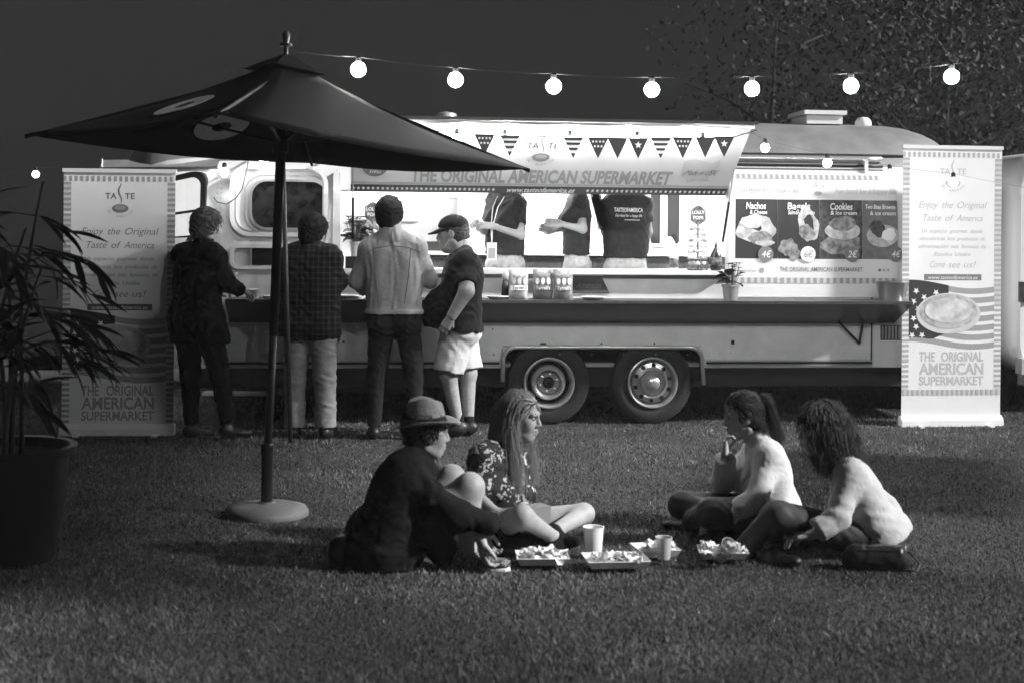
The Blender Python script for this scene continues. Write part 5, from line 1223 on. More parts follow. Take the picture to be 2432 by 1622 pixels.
F = Fig('server seen from behind in a dark t-shirt printed with white words', J, None, fem=True); HP, L, R = head_prims(j(1488, 408, .02), (0, .97, -.2), UP, .96, False)
dress_staff(F, L, R, None, [hand_prims(F.J['lwr'], (.2, .9, -.1), DN, 1, .7), hand_prims(F.J['rwr'], (-.2, .9, -.1), DN, -1, .7)], hair=M_hairblond)
strands('bun', [[L(-.10, .03, .10), L(-.16, .0, .09), L(-.14, -.04, .06), L(-.10, -.02, .05)], [L(-.10, -.03, .06), L(-.16, .0, .05), L(-.14, .04, .09), L(-.10, .02, .1)]], 120, M_hairblond, F.root, .004, .014, .006)
bt_ = MB(); bkf = lambda x, y, d=0.0: P(1493, 505, 12.5 - .165) + Vector((x, 0, y - .01 * x)) + Vector((0, .25 * x * x - d, 0))
text(bt_, 'TASTEOFAMERICA', bkf, 0, .02, w=.25, h=.035, off=.02); text(bt_, 'Fun food for a happy life', bkf, 0, -.028, w=.23, h=.025, shear=.3); text(bt_, 'www.tasteofamerica.es', bkf, .03, -.064, w=.13, h=.014, off=.01)
bt_.build('lettering', M_print_w, F.root)
# ------------------------------------------------------------------ the four people on the grass
M_straw = mat('straw_hat', .30, .85, noise=(55, .22), bump=(220, .5))
M_coat = mat('cloth_coat', .010, .95, noise=(12, .1), bump=(120, .15), spec=.12)
M_legging = mat('legging', .02, .6, noise=(12, .2))
M_sweater = mat('sweater_white', .48, .95, noise=(30, .04), bump=(140, .15))
M_blouse = mat('blouse_pale', .36, .9, noise=(16, .05), bump=(120, .12))
# ---------------------------------------------------- woman in the straw hat
j = wrap(6.85)
F = Fig('woman in a straw hat and dark loose coat sitting on the grass', dict(neck=j(990, 1086), rsh=j(956, 1126, -.16), lsh=j(982, 1108, .16), rel=j(1086, 1222, -.20), rwr=j(1143, 1282, -.20), lel=j(1075, 1200, .15), lwr=j(1140, 1262, .02),
    rhip=j(930, 1292, -.09), lhip=j(936, 1288, .09), rkn=j(1116, 1156, -.12), lkn=j(1072, 1136, .14), ran=j(1112, 1316, -.13), lan=j(1120, 1300, .12), rtoe=j(1196, 1338, -.15), ltoe=j(1200, 1318, .14)), None, fem=True); F.lth = 1.22
fw = Vector((.94, .26, -.08)); uw = Vector((.10, 0, 1)); hp_, L, R = head_prims(j(1014, 1030, 0), fw, uw, .98, False)
hr = hand_prims(F.J['rwr'], (.15, 0, -1), (.9, .3, 0), 1, .8, .95); hl = hand_prims(F.J['lwr'], (.4, -.1, -.8), (.5, -.4, 0), -1, .8, .95)
F.build_body(M_skin, .0085, hp_, [hr, hl], hres=.0045)
add_eyes(L, R, .98, F.root, M_hairbrown)
hair_cap(F, L, R, .98, M_hairbrown, .010, -.09, amp=.001, freq=90)
J = F.J
F.cloth('coat', F.torso(.045, loose=.05) + F.arm('r', .028, 1.35, end_wide=.03) + F.arm('l', .034, 1.7) + [cap(J['rel'], j(1160, 1242, -.2), .062, .056, .04), cap(F.pel + Vector((-.03, -.05, .06)), F.pel + Vector((-.05, -.10, -.02)), .15, .16, .06), cap(F.pel + Vector((-.1, .0, .05)), F.pel + Vector((-.1, -.02, -.03)), .13, .13, .05),
    cap(J['rhip'], J['rhip'].lerp(J['rkn'], .42), .14, .10, .05), cap(J['lhip'], J['lhip'].lerp(J['lkn'], .4), .13, .1, .05), cap(J['neck'] - F.up * .03, J['neck'] + F.up * .01, .075, .062, .03), cutp(Vector((0, 0, .004)), DN), wob(.006, 30, 3), wob(.003, 70, 6)], .0095, M_coat)
F.cloth('skirt', F.leg('r', .025, .55, .2) + F.leg('l', .025, .55, .2) + [cap(J['rhip'].lerp(J['rkn'], .4), P(1055, 1310, 6.75), .08, .07, .05), cutp(Vector((0, 0, .004)), DN), wob(.005, 34, 2)], .0095, M_blackcloth)
# collar glimpse, hat
F.cloth('collar', [cap(J['neck'] - F.up * .01, J['neck'] + F.up * .03, .06, .056, .02, cuts=[(J['neck'] + F.up * .035, F.up)])], .008, M_blouse)
def hat(c, up, fwd, parent):
    up = Vector(up).normalized(); fwd = (Vector(fwd) - up * Vector(fwd).dot(up)).normalized(); lf = up.cross(fwd)
    def pt(a, r, z, dent=0.0): return Vector(c) + (fwd * math.cos(a) * r * 1.08 + lf * math.sin(a) * r * .94) + up * z
    n = 40; rows = [(.090, .0), (.0895, .02), (.087, .05), (.082, .085), (.076, .108), (.066, .120), (.045, .122), (.02, .112), (.0, .108)]
    vv = []
    for (r, z) in rows:
        for k in range(n):
            a = 2 * math.pi * k / n; pin = .014 * max(0, math.cos(a)) * max(0, (z - .05) / .07) * (abs(math.sin(a)) > .2); zz = z - (.012 * max(0, math.cos(a)) + .016 * (1 - abs(math.sin(a)))) * max(0, (z - .07) / .05)
            vv.append(pt(a, max(r - pin, 0), zz))
    q = MB().add(vv, [(i * n + k, i * n + (k + 1) % n, (i + 1) * n + (k + 1) % n, (i + 1) * n + k) for i in range(len(rows) - 1) for k in range(n)])
    h = q.build('straw_hat', M_straw, parent, smooth=True)
    vv = []
    for (t) in (0, .35, .7, 1.0):
        for k in range(n):
            a = 2 * math.pi * k / n; r = .0905 + .068 * t; z = -.004 - .012 * t * math.cos(2 * a + .6) + .018 * t * t * abs(math.sin(a)) - .008 * t; vv.append(pt(a, r, z))
    b = MB().add(vv, [(i * n + k, i * n + (k + 1) % n, (i + 1) * n + (k + 1) % n, (i + 1) * n + k) for i in range(3) for k in range(n)]).build('brim', M_straw, h, smooth=True); b.modifiers.new('t', 'SOLIDIFY').thickness = .003
    vv = [pt(2 * math.pi * k / n, r, z) for (r, z) in ((.0915, .004), (.0905, .024)) for k in range(n)]
    MB().add(vv, [(k, (k + 1) % n, n + (k + 1) % n, n + k) for k in range(n)]).build('hat_band', M_dark, h, smooth=True)
hat(L(-.012, 0, .058), R[2] * 1.0 + R[0] * -.02 + Vector((-.16, 0, 0)), R[0], F.root)
F.shoe('r', floral_mat('shoe_floral', .03, .5, 55, .42), .008); F.shoe('l', M_dark)
a_, t_ = J['ran'], J['rtoe']; d_ = (t_ - a_); d_.z = 0; d_.normalize()
MB().tube([Vector((a_.x, a_.y, .016)) - d_ * .07, Vector((a_.x, a_.y, .012)), Vector((t_.x, t_.y, .012)), Vector((t_.x, t_.y, .018)) + d_ * .03], [.022, .03, .034, .02], 8).build('shoe_sole', M_print_w, F.root, smooth=True)

# ---------------------------------------------------- woman with long fair hair
j = wrap(7.25)
F = Fig('smiling woman with long fair hair and flowered blouse sitting cross-legged', dict(neck=j(1204, 1056), rsh=j(1146, 1086, -.13), lsh=j(1226, 1086, .13), rel=j(1128, 1176, -.18), rwr=j(1186, 1224, -.30), lel=j(1244, 1172, .08), lwr=j(1236, 1222, -.12),
    rhip=j(1164, 1254, -.08), lhip=j(1202, 1250, .08), rkn=j(1240, 1226, -.40), lkn=j(1386, 1220, .12), ran=j(1322, 1280, -.26), lan=j(1314, 1262, -.14), rtoe=j(1366, 1284, -.18), ltoe=j(1270, 1276, -.26)), None, fem=True)
fw = Vector((.93, -.34, -.10)); hp_, L, R = head_prims(j(1236, 992, 0), fw, Vector((-.05, 0, 1)), .98, False, open_mouth=True)
hr = hand_prims(F.J['rwr'], (.8, -.2, -.1), DN, 1, .8, .92); hl = hand_prims(F.J['lwr'], (.4, -.8, -.1), DN, -1, .8, .92)
F.build_body(M_skin, .0085, hp_, [hr, hl], hres=.0042)
add_eyes(L, R, .98, F.root, M_hairblond2)
f_, l_, u_ = R
MB().tube([L(.0985, .014, -.0575), L(.104, 0, -.056), L(.0985, -.014, -.0575)], .0022, 5).build('teeth', M_print_l, F.root)
F.cloth('blouse', F.torso(.018, loose=.02) + F.arm('r', .02, 1.2, end_wide=.015) + F.arm('l', .02, 1.2, end_wide=.015) + [cap(F.J['neck'] - F.up * .03, F.J['neck'] - F.up * .005, .06, .055, .02), cutp(Vector((0, 0, .1)), DN), wob(.005, 38, 3), wob(.0025, 90, 6)], .0085, floral_mat('cloth_floral', .016, .5, 19, .36))
F.cloth('skirt', F.leg('r', .022, .62, 0) + F.leg('l', .022, .45, 0) + F.torso(.016, sh=False, top=.1) + [cap(F.pel + Vector((.08, -.12, -.01)), F.pel + Vector((.2, -.25, -.05)), .11, .07, .05), cutp(Vector((0, 0, .003)), DN), wob(.005, 36, 2)], .0095, M_blackcloth)
for n in 'lr': F.shoe(n, M_darkcloth, .007)
hair_cap(F, L, R, .98, M_hairblond2, .006, -.11, amp=.001, freq=80, loose=900, messy=.18, lift=.2, lm=M_hairblond)
def guides_long(L, side, drop, fwd_end, w):
    s_ = side
    return [[L(.05, s_ * .012, .125), L(.02, s_ * .075, .07), L(.0, s_ * .092, -.03), L(fwd_end * .5, s_ * (.095 + w * .3), -.15), L(fwd_end, s_ * (.09 + w), -drop)],
            [L(.0, s_ * .02, .135), L(-.04, s_ * .085, .06), L(-.05, s_ * .095, -.06), L(-.01, s_ * (.10 + w * .4), -.2), L(fwd_end * .6, s_ * (.10 + w), -drop)],
            [L(-.05, s_ * .02, .13), L(-.10, s_ * .06, .04), L(-.11, s_ * .07, -.08), L(-.09, s_ * .08, -.22), L(-.05, s_ * .09, -drop)],
            [L(-.06, 0, .128), L(-.12, s_ * .02, .04), L(-.13, s_ * .02, -.08), L(-.12, s_ * .03, -.22), L(-.10, s_ * .04, -drop)]]
strands('long_hair', guides_long(L, 1, .34, .07, .02), 1500, M_hairblond, F.root, .0012, .013, .008, 2.2, 3, 14)
strands('long_hair', guides_long(L, -1, .36, .06, .01), 1500, M_hairblond, F.root, .0012, .013, .008, 2.2, 5, 14)

# ---------------------------------------------------- woman in the white sweater
j = wrap(7.7)
F = Fig('woman in a white sweater with pinned-back dark hair, hand to her mouth', dict(neck=j(1802, 1052), lsh=j(1828, 1086, -.16), rsh=j(1800, 1076, .16), lel=j(1796, 1186, -.26), lwr=j(1720, 1228, -.34), rel=j(1718, 1142, .08), rwr=j(1722, 1080, -.02),
    lhip=j(1836, 1222, -.08), rhip=j(1832, 1218, .08), lkn=j(1690, 1218, -.36), rkn=j(1622, 1200, .10), lan=j(1640, 1238, -.02), ran=j(1742, 1236, -.2), ltoe=j(1590, 1246, -.02), rtoe=j(1790, 1246, -.28)), None, fem=True)
fw = Vector((-.95, -.12, -.16)); hp_, L, R = head_prims(j(1764, 990, 0), fw, Vector((0, 0, 1)), .98, False)
hr = hand_prims(F.J['rwr'], (.05, 0, 1), (.9, -.2, 0), 1, 1.0, .92); hl = hand_prims(F.J['lwr'], (-.9, -.1, -.3), DN, -1, .5, .92)
F.build_body(M_skin, .0085, hp_, [hr, hl], hres=.0045)
add_eyes(L, R, .98, F.root, M_hairdark)
F.cloth('sweater', F.torso(.026, loose=.022) + F.arm('l', .024, 1.9, end_wide=.01) + F.arm('r', .024, 1.9, end_wide=.006) + [cap(F.J['neck'] - F.up * .03, F.J['neck'] + F.up * .02, .068, .06, .02), cap(F.pel + F.up * .05, F.pel - F.fwd * .02, .14, .135, .05), cutp(Vector((0, 0, .08)), DN), wob(.0035, 30, 5, (1, 1, .5)), wob(.0015, 90, 1)], .0085, M_sweater)
F.cloth('leggings', F.leg('l', .02, 1.96) + F.leg('r', .02, 1.96) + F.torso(.012, sh=False, top=.08) + [cutp(Vector((0, 0, .003)), DN), wob(.003, 40, 2)], .0095, M_legging)
for n in 'lr': F.shoe(n, M_dark, .007)
hair_cap(F, L, R, .98, M_hairdark, .010, -.09, amp=.002, freq=80, loose=900, messy=.15, lift=.3, lm=M_hairbrown)
strands('hair_strands', [[L(.07, s_ * .02, .10), L(0, s_ * .07, .10), L(-.07, s_ * .06, .06), L(-.12, s_ * .02, .06)] for s_ in (-1, -.4, .4, 1)], 800, M_hairbrown, F.root, .0014, .007, .003, 1.5, 9)
strands('ponytail', [[L(-.10, .01, .085), L(-.14, .03, .10), L(-.165, .02, .03), L(-.17, .02, -.09), L(-.20, .0, -.16)], [L(-.10, -.01, .07), L(-.14, -.02, .08), L(-.155, -.02, .01), L(-.15, -.02, -.10), L(-.17, .0, -.17)]], 700, M_hairbrown, F.root, .0014, .012, .007, 2, 4)
strands('loose_hair', [[L(-.06, s_ * .05, .02), L(-.09, s_ * .06, -.06), L(-.10, s_ * .06, -.14), L(-.09, s_ * .07, -.2)] for s_ in (-1, 0, 1)], 400, M_hairbrown, F.root, .0014, .012, .007, 2, 6)

# ---------------------------------------------------- woman with curly hair, leaning on one arm
j = wrap(7.15)
F = Fig('woman with shoulder-length curly hair leaning back on one arm beside a black bag', dict(neck=j(1992, 1092), lsh=j(2020, 1130, -.15), rsh=j(2008, 1116, .15), lel=j(1990, 1228, -.24), lwr=j(1930, 1268, -.28), rel=j(2106, 1206, .16), rwr=j(2140, 1290, .08),
    lhip=j(2082, 1282, -.09), rhip=j(2076, 1272, .09), lkn=j(1846, 1226, -.18), rkn=j(1868, 1250, .22), lan=j(1762, 1306, -.12), ran=j(1842, 1316, -.24), ltoe=j(1706, 1318, -.05), rtoe=j(1888, 1332, -.34)), None, fem=True)
fw = Vector((-.95, -.10, -.14)); hp_, L, R = head_prims(j(1946, 1022, 0), fw, Vector((-.06, 0, 1)), .98, False)
hr = hand_prims(F.J['rwr'], (.1, -.1, -.9), (-.9, 0, -.2), -1, .15, .92); hl = hand_prims(F.J['lwr'], (-.9, .1, -.2), DN, -1, .5, .92)
F.build_body(M_skin, .0085, hp_, [hr, hl], hres=.0045)
add_eyes(L, R, .98, F.root, M_hairdark)
F.cloth('blouse', F.torso(.024, loose=.028) + F.arm('l', .022, 1.85, end_wide=.01) + F.arm('r', .024, 1.55, end_wide=.012) + [cap(F.J['neck'] - F.up * .03, F.J['neck'] + F.up * .02, .066, .06, .02), cap(F.pel + F.up * .06, F.pel - F.fwd * .05 + F.up * .01, .145, .14, .05), cutp(j(2080, 1278), (DN + Vector((.35, 0, 0))).normalized()), wob(.0035, 34, 7, (.5, 1, 1)), wob(.0015, 90, 4)], .0085, M_blouse)
F.cloth('leggings', F.leg('l', .018, 1.97) + F.leg('r', .018, 1.97) + F.torso(.014, sh=False, top=.06) + [cutp(Vector((0, 0, .003)), DN), wob(.002, 40, 2)], .009, mat('legging_soft', .022, .7, noise=(12, .15)))
for n in 'lr': F.shoe(n, M_dark, .007)
hair_cap(F, L, R, .98, M_hairdark, .02, -.10, amp=.002, freq=80)
gl = []
for (a, dr) in ((.6, .16), (.9, .19), (1.25, .21), (1.7, .225), (2.2, .235), (2.8, .235), (3.14, .235), (3.5, .235), (4.1, .235), (4.6, .225), (5.05, .21), (5.4, .19), (5.7, .16)):
    x, y = math.cos(a), math.sin(a)
    gl.append([L(.03 * x - .015, .03 * y, .132), L(.085 * x - .02, .08 * y, .10), L(.115 * x - .025, .105 * y, .02), L(.115 * x - .045, .115 * y, -.07), L(.10 * x - .065, .125 * y, -dr + .02), L(.09 * x - .075, .12 * y, -dr - .03)])
strands('curly_hair', gl, 1900, M_hairbrown, F.root, .0013, .019, .013, 5, 8, 22)
F.cloth('hair_mass', [ell(L(-.03, 0, .03), [.108, .10, .10], R, .02), ell(L(-.06, 0, -.10), [.085, .105, .11], R, .05), dict(ell(L(.11, 0, -.04), [.11, .12, .12], R, .02), sub=True), wob(.006, 70, 2), wob(.003, 160, 5)], .008, M_hairdark)
# ------------------------------------------------------------------ things on the ledge and the counter
ZL, ZCn = OP[2], 1.045
def at_led(px, v=.10): return TW(Vector((T(px, 641, v).x, v, ZL)))
def at_cnt(px, v=-.22): return TW(Vector((T(px, 712, v).x, v, ZCn)))
M_green = mat('leaf_dark', .05, .5, noise=(20, .3)); M_petal = mat('petal', .22, .7, noise=(40, .4)); M_plastic = mat('plastic_white', .75, .35)
LEAF = None
def leaf_mesh(name, ln, w, m):
    mb_ = MB(); vv = []; n = 5
    for i in range(n + 1):
        t = i / n; ww = w * math.sin(math.pi * (t * .92 + .06)) ** .8; z = -.25 * ln * t * t
        vv += [(-ww, ln * t, z + ww * .35), (0, ln * t, z), (ww, ln * t, z + ww * .35)]
    f = []
    for i in range(n): f += [(3 * i, 3 * i + 1, 3 * i + 4, 3 * i + 3), (3 * i + 1, 3 * i + 2, 3 * i + 5, 3 * i + 4)]
    me = bpy.data.meshes.new(name); me.from_pydata(vv, [], f); me.polygons.foreach_set('use_smooth', [True] * len(f)); me.materials.append(m); me.update(); return me
def put_leaf(me, p, d, parent, roll=0.0, s=1.0, nm='leaf'):
    d = Vector(d).normalized(); o = link(nm, me, parent)
    q = d.to_track_quat('Y', 'Z'); o.rotation_mode = 'QUATERNION'; from mathutils import Quaternion
    o.rotation_quaternion = q @ Quaternion((0, 1, 0), roll); o.location = p; o.scale = (s, s, s); return o
LF_S = leaf_mesh('leaf_small', .09, .028, M_green); LF_F = leaf_mesh('petal_mesh', .035, .014, M_petal)
def flower_pot(base, r, h, mpot, label, nl, nf, spread, hgt, seed):
    g = random.Random(seed); root = empty('potted_flower', base); tag(root, label, 'plant', 'potted flowers at the hatch')
    MB().lathe((0, 0, 0), [(0, 0), (r * .78, 0), (r * .95, h * .85), (r * 1.05, h * .86), (r * 1.05, h), (r * .95, h), (r * .9, h * .9), (0, h * .9)], 20).build('pot', mpot, root, auto=40)
    for k in range(nl):
        a = g.uniform(0, 6.28); e = g.uniform(-.2, .9); put_leaf(LF_S, (math.cos(a) * r * .5, math.sin(a) * r * .5, h + g.uniform(0, hgt * .45)), (math.cos(a), math.sin(a), e), root, g.uniform(-.6, .6), g.uniform(.8, 1.3) * spread)
    for k in range(nf):
        a = g.uniform(0, 6.28); rr = spread * .075 * math.sqrt(g.random()); c = Vector((math.cos(a) * rr, math.sin(a) * rr, h + hgt * g.uniform(.55, 1.0)))
        st = MB().tube([(c.x * .4, c.y * .4, h * .9), c], .002, 4).build('stem', M_green, root)
        fl = empty('flower', c, 0, root)
        for q in range(6):
            b = 6.28 * q / 6 + a; put_leaf(LF_F, (0, 0, 0), (math.cos(b), math.sin(b), .5), fl, 0, g.uniform(.8, 1.2), 'petal')
    return root
flower_pot(at_cnt(1735, -.30), .072, .13, mat('pot_grey', .22, .5), 'potted flower with broad leaves on the counter under the menu sign', 16, 16, 1.15, .17, 4)
flower_pot(at_led(845, .02) + Vector((0, 0, .10)), .052, .12, M_plastic, 'bushy potted flower in a white pot at the near end of the ledge', 26, 34, 1.15, .20, 9)
bx_ = MB().box(at_led(845, .02) + Vector((0, 0, .0485)), (.16, .12, .097)).build('black_box', M_dark); tag(bx_, 'small black box under the white flower pot', 'box')
def lolly_stand(base, label, seed, words):
    g = random.Random(seed); root = empty('lollipop_stand', base, YAW); tag(root, label, 'lollipop stand', 'lollipop stands on the ledge')
    MB().lathe((0, 0, 0), [(0, 0), (.09, 0), (.085, .012), (0, .014)], 20).build('base', M_dark, root); MB().tube([(0, 0, 0), (0, 0, .40)], .009, 8).build('pole', M_print_md, root)
    hx = [(.075 * math.sin(math.pi * k / 3 + (math.pi / 6 if False else 0)), .46 + .088 * math.cos(math.pi * k / 3)) for k in range(6)]
    b = MB().prism([(x, -.004, z) for x, z in hx], (0, .008, 0)).build('sign_board', mat('lolly_sign', .12, .5, noise=(25, .8)), root)
    fr_ = lambda x, y, d=0.0: Vector((x, -.006 - d, y)); tx_ = MB()
    for i, s_ in enumerate(words): text(tx_, s_, fr_, 0, .485 - i * .045, w=.105 - .02 * i, h=.026, off=.02)
    tx_.build('lettering', M_print_w, b)
    for lv in range(7):
        for k in range(7):
            a = 6.28 * (k + .5 * (lv % 2)) / 7; z = .05 + lv * .048; rr = .078 - .004 * abs(lv - 3)
            c = Vector((rr * math.cos(a), rr * math.sin(a), z + .01)); st = MB().tube([(.008 * math.cos(a), .008 * math.sin(a), z - .004), c], .0022, 4).build('lollipop_stick', M_print_w, root)
            MB().sphere(c, .0175, 8, 6).build('lollipop', mat('candy_%d' % (lv * 7 + k) if False else 'candy_%s' % ('a' if g.random() < .5 else 'b'), .75 if g.random() < .5 else .35, .25), st, smooth=True)
    return root
lolly_stand(at_led(1657, .02), 'lollipop stand with a six-sided sign next to the dark sauce bottle', 3, ('LOLLY', 'POPS'))
lolly_stand(at_led(884, .06) + Vector((0, 0, .0)), 'lollipop stand partly hidden behind the man in denim', 5, ('LOLLY', 'POPS'))
def bottle(base, prof, m, label, capm, lab=None, nm='sauce_bottle'):
    root = empty(nm, base, YAW); tag(root, label, 'bottle'); MB().lathe((0, 0, 0), prof, 18).build('bottle_body', m, root, auto=60)
    r, h = prof[-1]; MB().lathe((0, 0, h), [(max(r, .008), 0), (.008, .012), (.004, .045), (0, .047)], 10).build('nozzle', capm, root)
    if lab: MB().lathe((0, 0, 0), lab, 18).build('paper_label', mat('label_dark', .12, .6, noise=(50, .9)), root, smooth=True)
bottle(at_led(1600, .0), [(0, 0), (.036, 0), (.038, .01), (.038, .12), (.03, .14), (.012, .155), (.012, .16)], M_plastic, 'white squeeze bottle on the ledge', M_plastic, [(.0385, .02), (.0385, .10)])
bottle(at_led(1700, -.02), [(0, 0), (.042, 0), (.05, .02), (.053, .08), (.045, .13), (.02, .18), (.012, .20), (.012, .21)], mat('bottle_dark', .02, .2), 'dark bellied sauce bottle at the end of the ledge', M_dark, [(.0515, .045), (.0535, .08), (.0495, .11)])
# crisp bags
def crisp_bag(base, label, rz, seed):
    g = random.Random(seed); root = empty('crisp_bag', base, YAW + rz); tag(root, label, 'snack bag', 'crisp bags on the counter')
    w, h, d = .165, .245, .035; n, m_ = 10, 10; vv = []
    def prof(x, z): return d * (1 - (2 * x / w) ** 2) ** .6 * max(0, 1 - abs(2 * z / h - 1) ** 4) ** .7
    front, back = [], []
    for i in range(n + 1):
        for k in range(m_ + 1):
            x = w * (i / n - .5); z = h * k / m_; xx = x * (1 - .06 * math.sin(math.pi * k / m_)); q = prof(x * .999, z) + .004 * math.sin(9 * k / m_ * 3 + i * 1.3 + seed)
            front.append((xx, -max(q, .001), z)); back.append((xx, max(prof(x * .999, z), .001), z))
    f = []
    N = (n + 1) * (m_ + 1)
    for i in range(n):
        for k in range(m_):
            a = i * (m_ + 1) + k; f += [(a, a + m_ + 1, a + m_ + 2, a + 1), (N + a, N + a + 1, N + a + m_ + 2, N + a + m_ + 1)]
    b = MB().add(front + back, f).build('bag', mat('bag_foil_%d' % (seed % 2), .42 if seed % 2 else .26, .35, .3, noise=(16, .5)), root, smooth=True)
    fr_ = lambda x, y, dd=0.0: Vector((x, -prof(x, y) - .008 - dd, y))
    def patch(nm, x0, x1, z0, z1, m2, parent, dd): 
        vv = [fr_(x0 + (x1 - x0) * i / 6, z0 + (z1 - z0) * k / 3, dd) for i in range(7) for k in range(4)]; return MB().add(vv, [(i * 4 + k, (i + 1) * 4 + k, (i + 1) * 4 + k + 1, i * 4 + k + 1) for i in range(6) for k in range(3)]).build(nm, m2, parent, smooth=True)
    lb = patch('name_panel', -.07, .07, .075, .115, M_print_w if seed == 1 else M_print_md, b, .0)
    tx_ = MB(); text(tx_, "Tyrrell's", fr_, 0, .096, w=.115, h=.026, off=.01, d=.003); tx_.build('lettering', M_print_d if seed == 1 else M_print_w, lb)
    for k in range(3):
        x = -.045 + .045 * k; fg = MB().poly([fr_(x + .016 * math.cos(t), .15 + .028 * math.sin(t), .001) for t in [6.28 * i / 12 for i in range(12)]]).build('printed_figure', M_print_l if seed % 2 else M_print_w, b)
        MB().poly([fr_(x + .010 * math.cos(t), .186 + .011 * math.sin(t), .0015) for t in [6.28 * i / 10 for i in range(10)]]).build('printed_figure', M_print_md, b)
    return root
crisp_bag(at_cnt(1231, -.27), 'crisp bag with a white name panel standing nearest the man in the cap', .1, 1)
crisp_bag(at_cnt(1289, -.26), 'crisp bag in the middle of the three on the counter', -.1, 2)
crisp_bag(at_cnt(1337, -.29), 'crisp bag at the end of the three next to the dark plaque', .06, 4)
def plate(base, r, label, m=M_plastic, nm='plate'):
    o = MB().lathe(base, [(0, .004), (r * .6, .004), (r * .95, .025), (r, .028), (r, .024), (r * .62, .0), (0, .0)], 28).build(nm, m, auto=50); tag(o, label, 'plate', 'plates along the counter')
plate(at_cnt(1182, -.28), .09, 'white plate on the counter between the man in the cap and the bags'); plate(at_cnt(1408, -.30), .10, 'white plate on the counter below the dark plaque'); plate(at_cnt(822, -.2), .10, 'white plate on the counter beside the man in the checked shirt')
egg = MB().sphere(at_cnt(1200, -.16) + Vector((0, 0, .19)), (.028, .028, .042), 14, 10).build('egg_shaped_timer', M_print_l, smooth=True)
MB().lathe(at_cnt(1200, -.16), [(0, 0), (.035, 0), (.03, .1), (.02, .155), (0, .155)], 14).build('timer_stand', M_dark, smooth=True)
bpy.data.objects['timer_stand'].parent = egg; bpy.data.objects['timer_stand'].matrix_parent_inverse.identity(); tag(egg, 'pale egg-shaped thing on a dark foot by the first crisp bag', 'ornament')
a, b = T(1358, 695, -.012), T(1447, 661, -.012)
q = MB().prism([(a.x, -.02, a.z), (b.x, -.02, a.z), (b.x - .06, -.02, b.z), (a.x, -.02, b.z)], (0, .012, 0)); pq = q.build('chalk_plaque', mat('plaque', .07, .6, noise=(14, .4))); pq.location = TO; pq.rotation_euler = (0, 0, YAW); tag(pq, 'dark slanted plaque with faint script on the wall above the counter', 'plaque')
tx_ = MB(); text(tx_, 'American', lambda x, y, d=0.0: Vector((x, -.0215 - d, y)), (a.x + b.x) / 2 - .02, (a.z + b.z) / 2, w=.2, h=.045, shear=.3); tx_.build('lettering', M_print_md, pq)
# bucket, cup, small dishes
o = MB().lathe(at_cnt(2118, -.22), [(0, 0), (.10, 0), (.135, .15), (.14, .155), (.135, .16), (.128, .15), (.095, .01), (0, .01)], 28).build('metal_bucket', M_steel, auto=40); tag(o, 'metal ice bucket at the end of the counter by the tall banner', 'bucket')
o = MB().lathe(at_cnt(605, -.25), [(0, 0), (.03, 0), (.048, .07), (.05, .072), (.046, .07), (.028, .006), (0, .006)], 20).build('paper_cup', M_plastic, auto=50); tag(o, 'white paper tub on the counter next to the man in the dark coat', 'cup')
for px_, lab in ((640, 'small white dish on the counter behind the parasol pole'), (850, 'white napkin stack on the counter beside the man in denim')):
    o = MB().lathe(at_cnt(px_, -.2), [(0, 0), (.05, 0), (.06, .02), (.055, .02), (0, .012)], 16).build('small_dish', M_plastic, auto=50); tag(o, lab, 'dish')
# ------------------------------------------------------------------ kitchen inside
rh = empty('range_hood', TW(Vector((0, 0, 0))), YAW); tag(rh, 'stainless cooking hood with a lit tube at the back of the trailer', 'hood')
a, b = T(935, 560, 1.7), T(1090, 472, 1.7)
MB().bx(a.x, b.x, 1.95, 2.10, zb + .004, b.z).build('splash_back', M_steel, rh); MB().bx(a.x, b.x, 1.5, 2.10, b.z + .002, b.z + .03).build('canopy', M_steel, rh); MB().bx(b.x, b.x + .02, 1.5, 2.1, zb + .004, b.z).build('side_panel', M_print_m, rh)
MB().tube([(a.x + .1, 1.62, b.z - .03), (b.x - .15, 1.62, b.z - .03)], .014, 8).build('lamp_tube', M_tube, rh, smooth=True)
MB().bx(a.x + .05, b.x - .05, 1.6, 1.9, zb + .004, zb + .09).build('griddle', M_dark, rh)
for k, (px_, s_) in enumerate(((1622, .05), (1640, .07), (1590, .06))):
    p_ = T(px_, 595, 1.75); o = MB().lathe(TW(Vector((p_.x, 1.75, zb))), [(0, 0), (s_, 0), (s_ * .9, s_ * 1.6), (s_ * .4, s_ * 2.4), (0, s_ * 2.6)], 16).build('kitchen_jar', M_plastic, auto=50)
    tag(o, ['small white jar on the back counter by the window', 'big white jar on the back counter by the cupboard', 'round white jar on the back counter below the window'][k], 'jar')

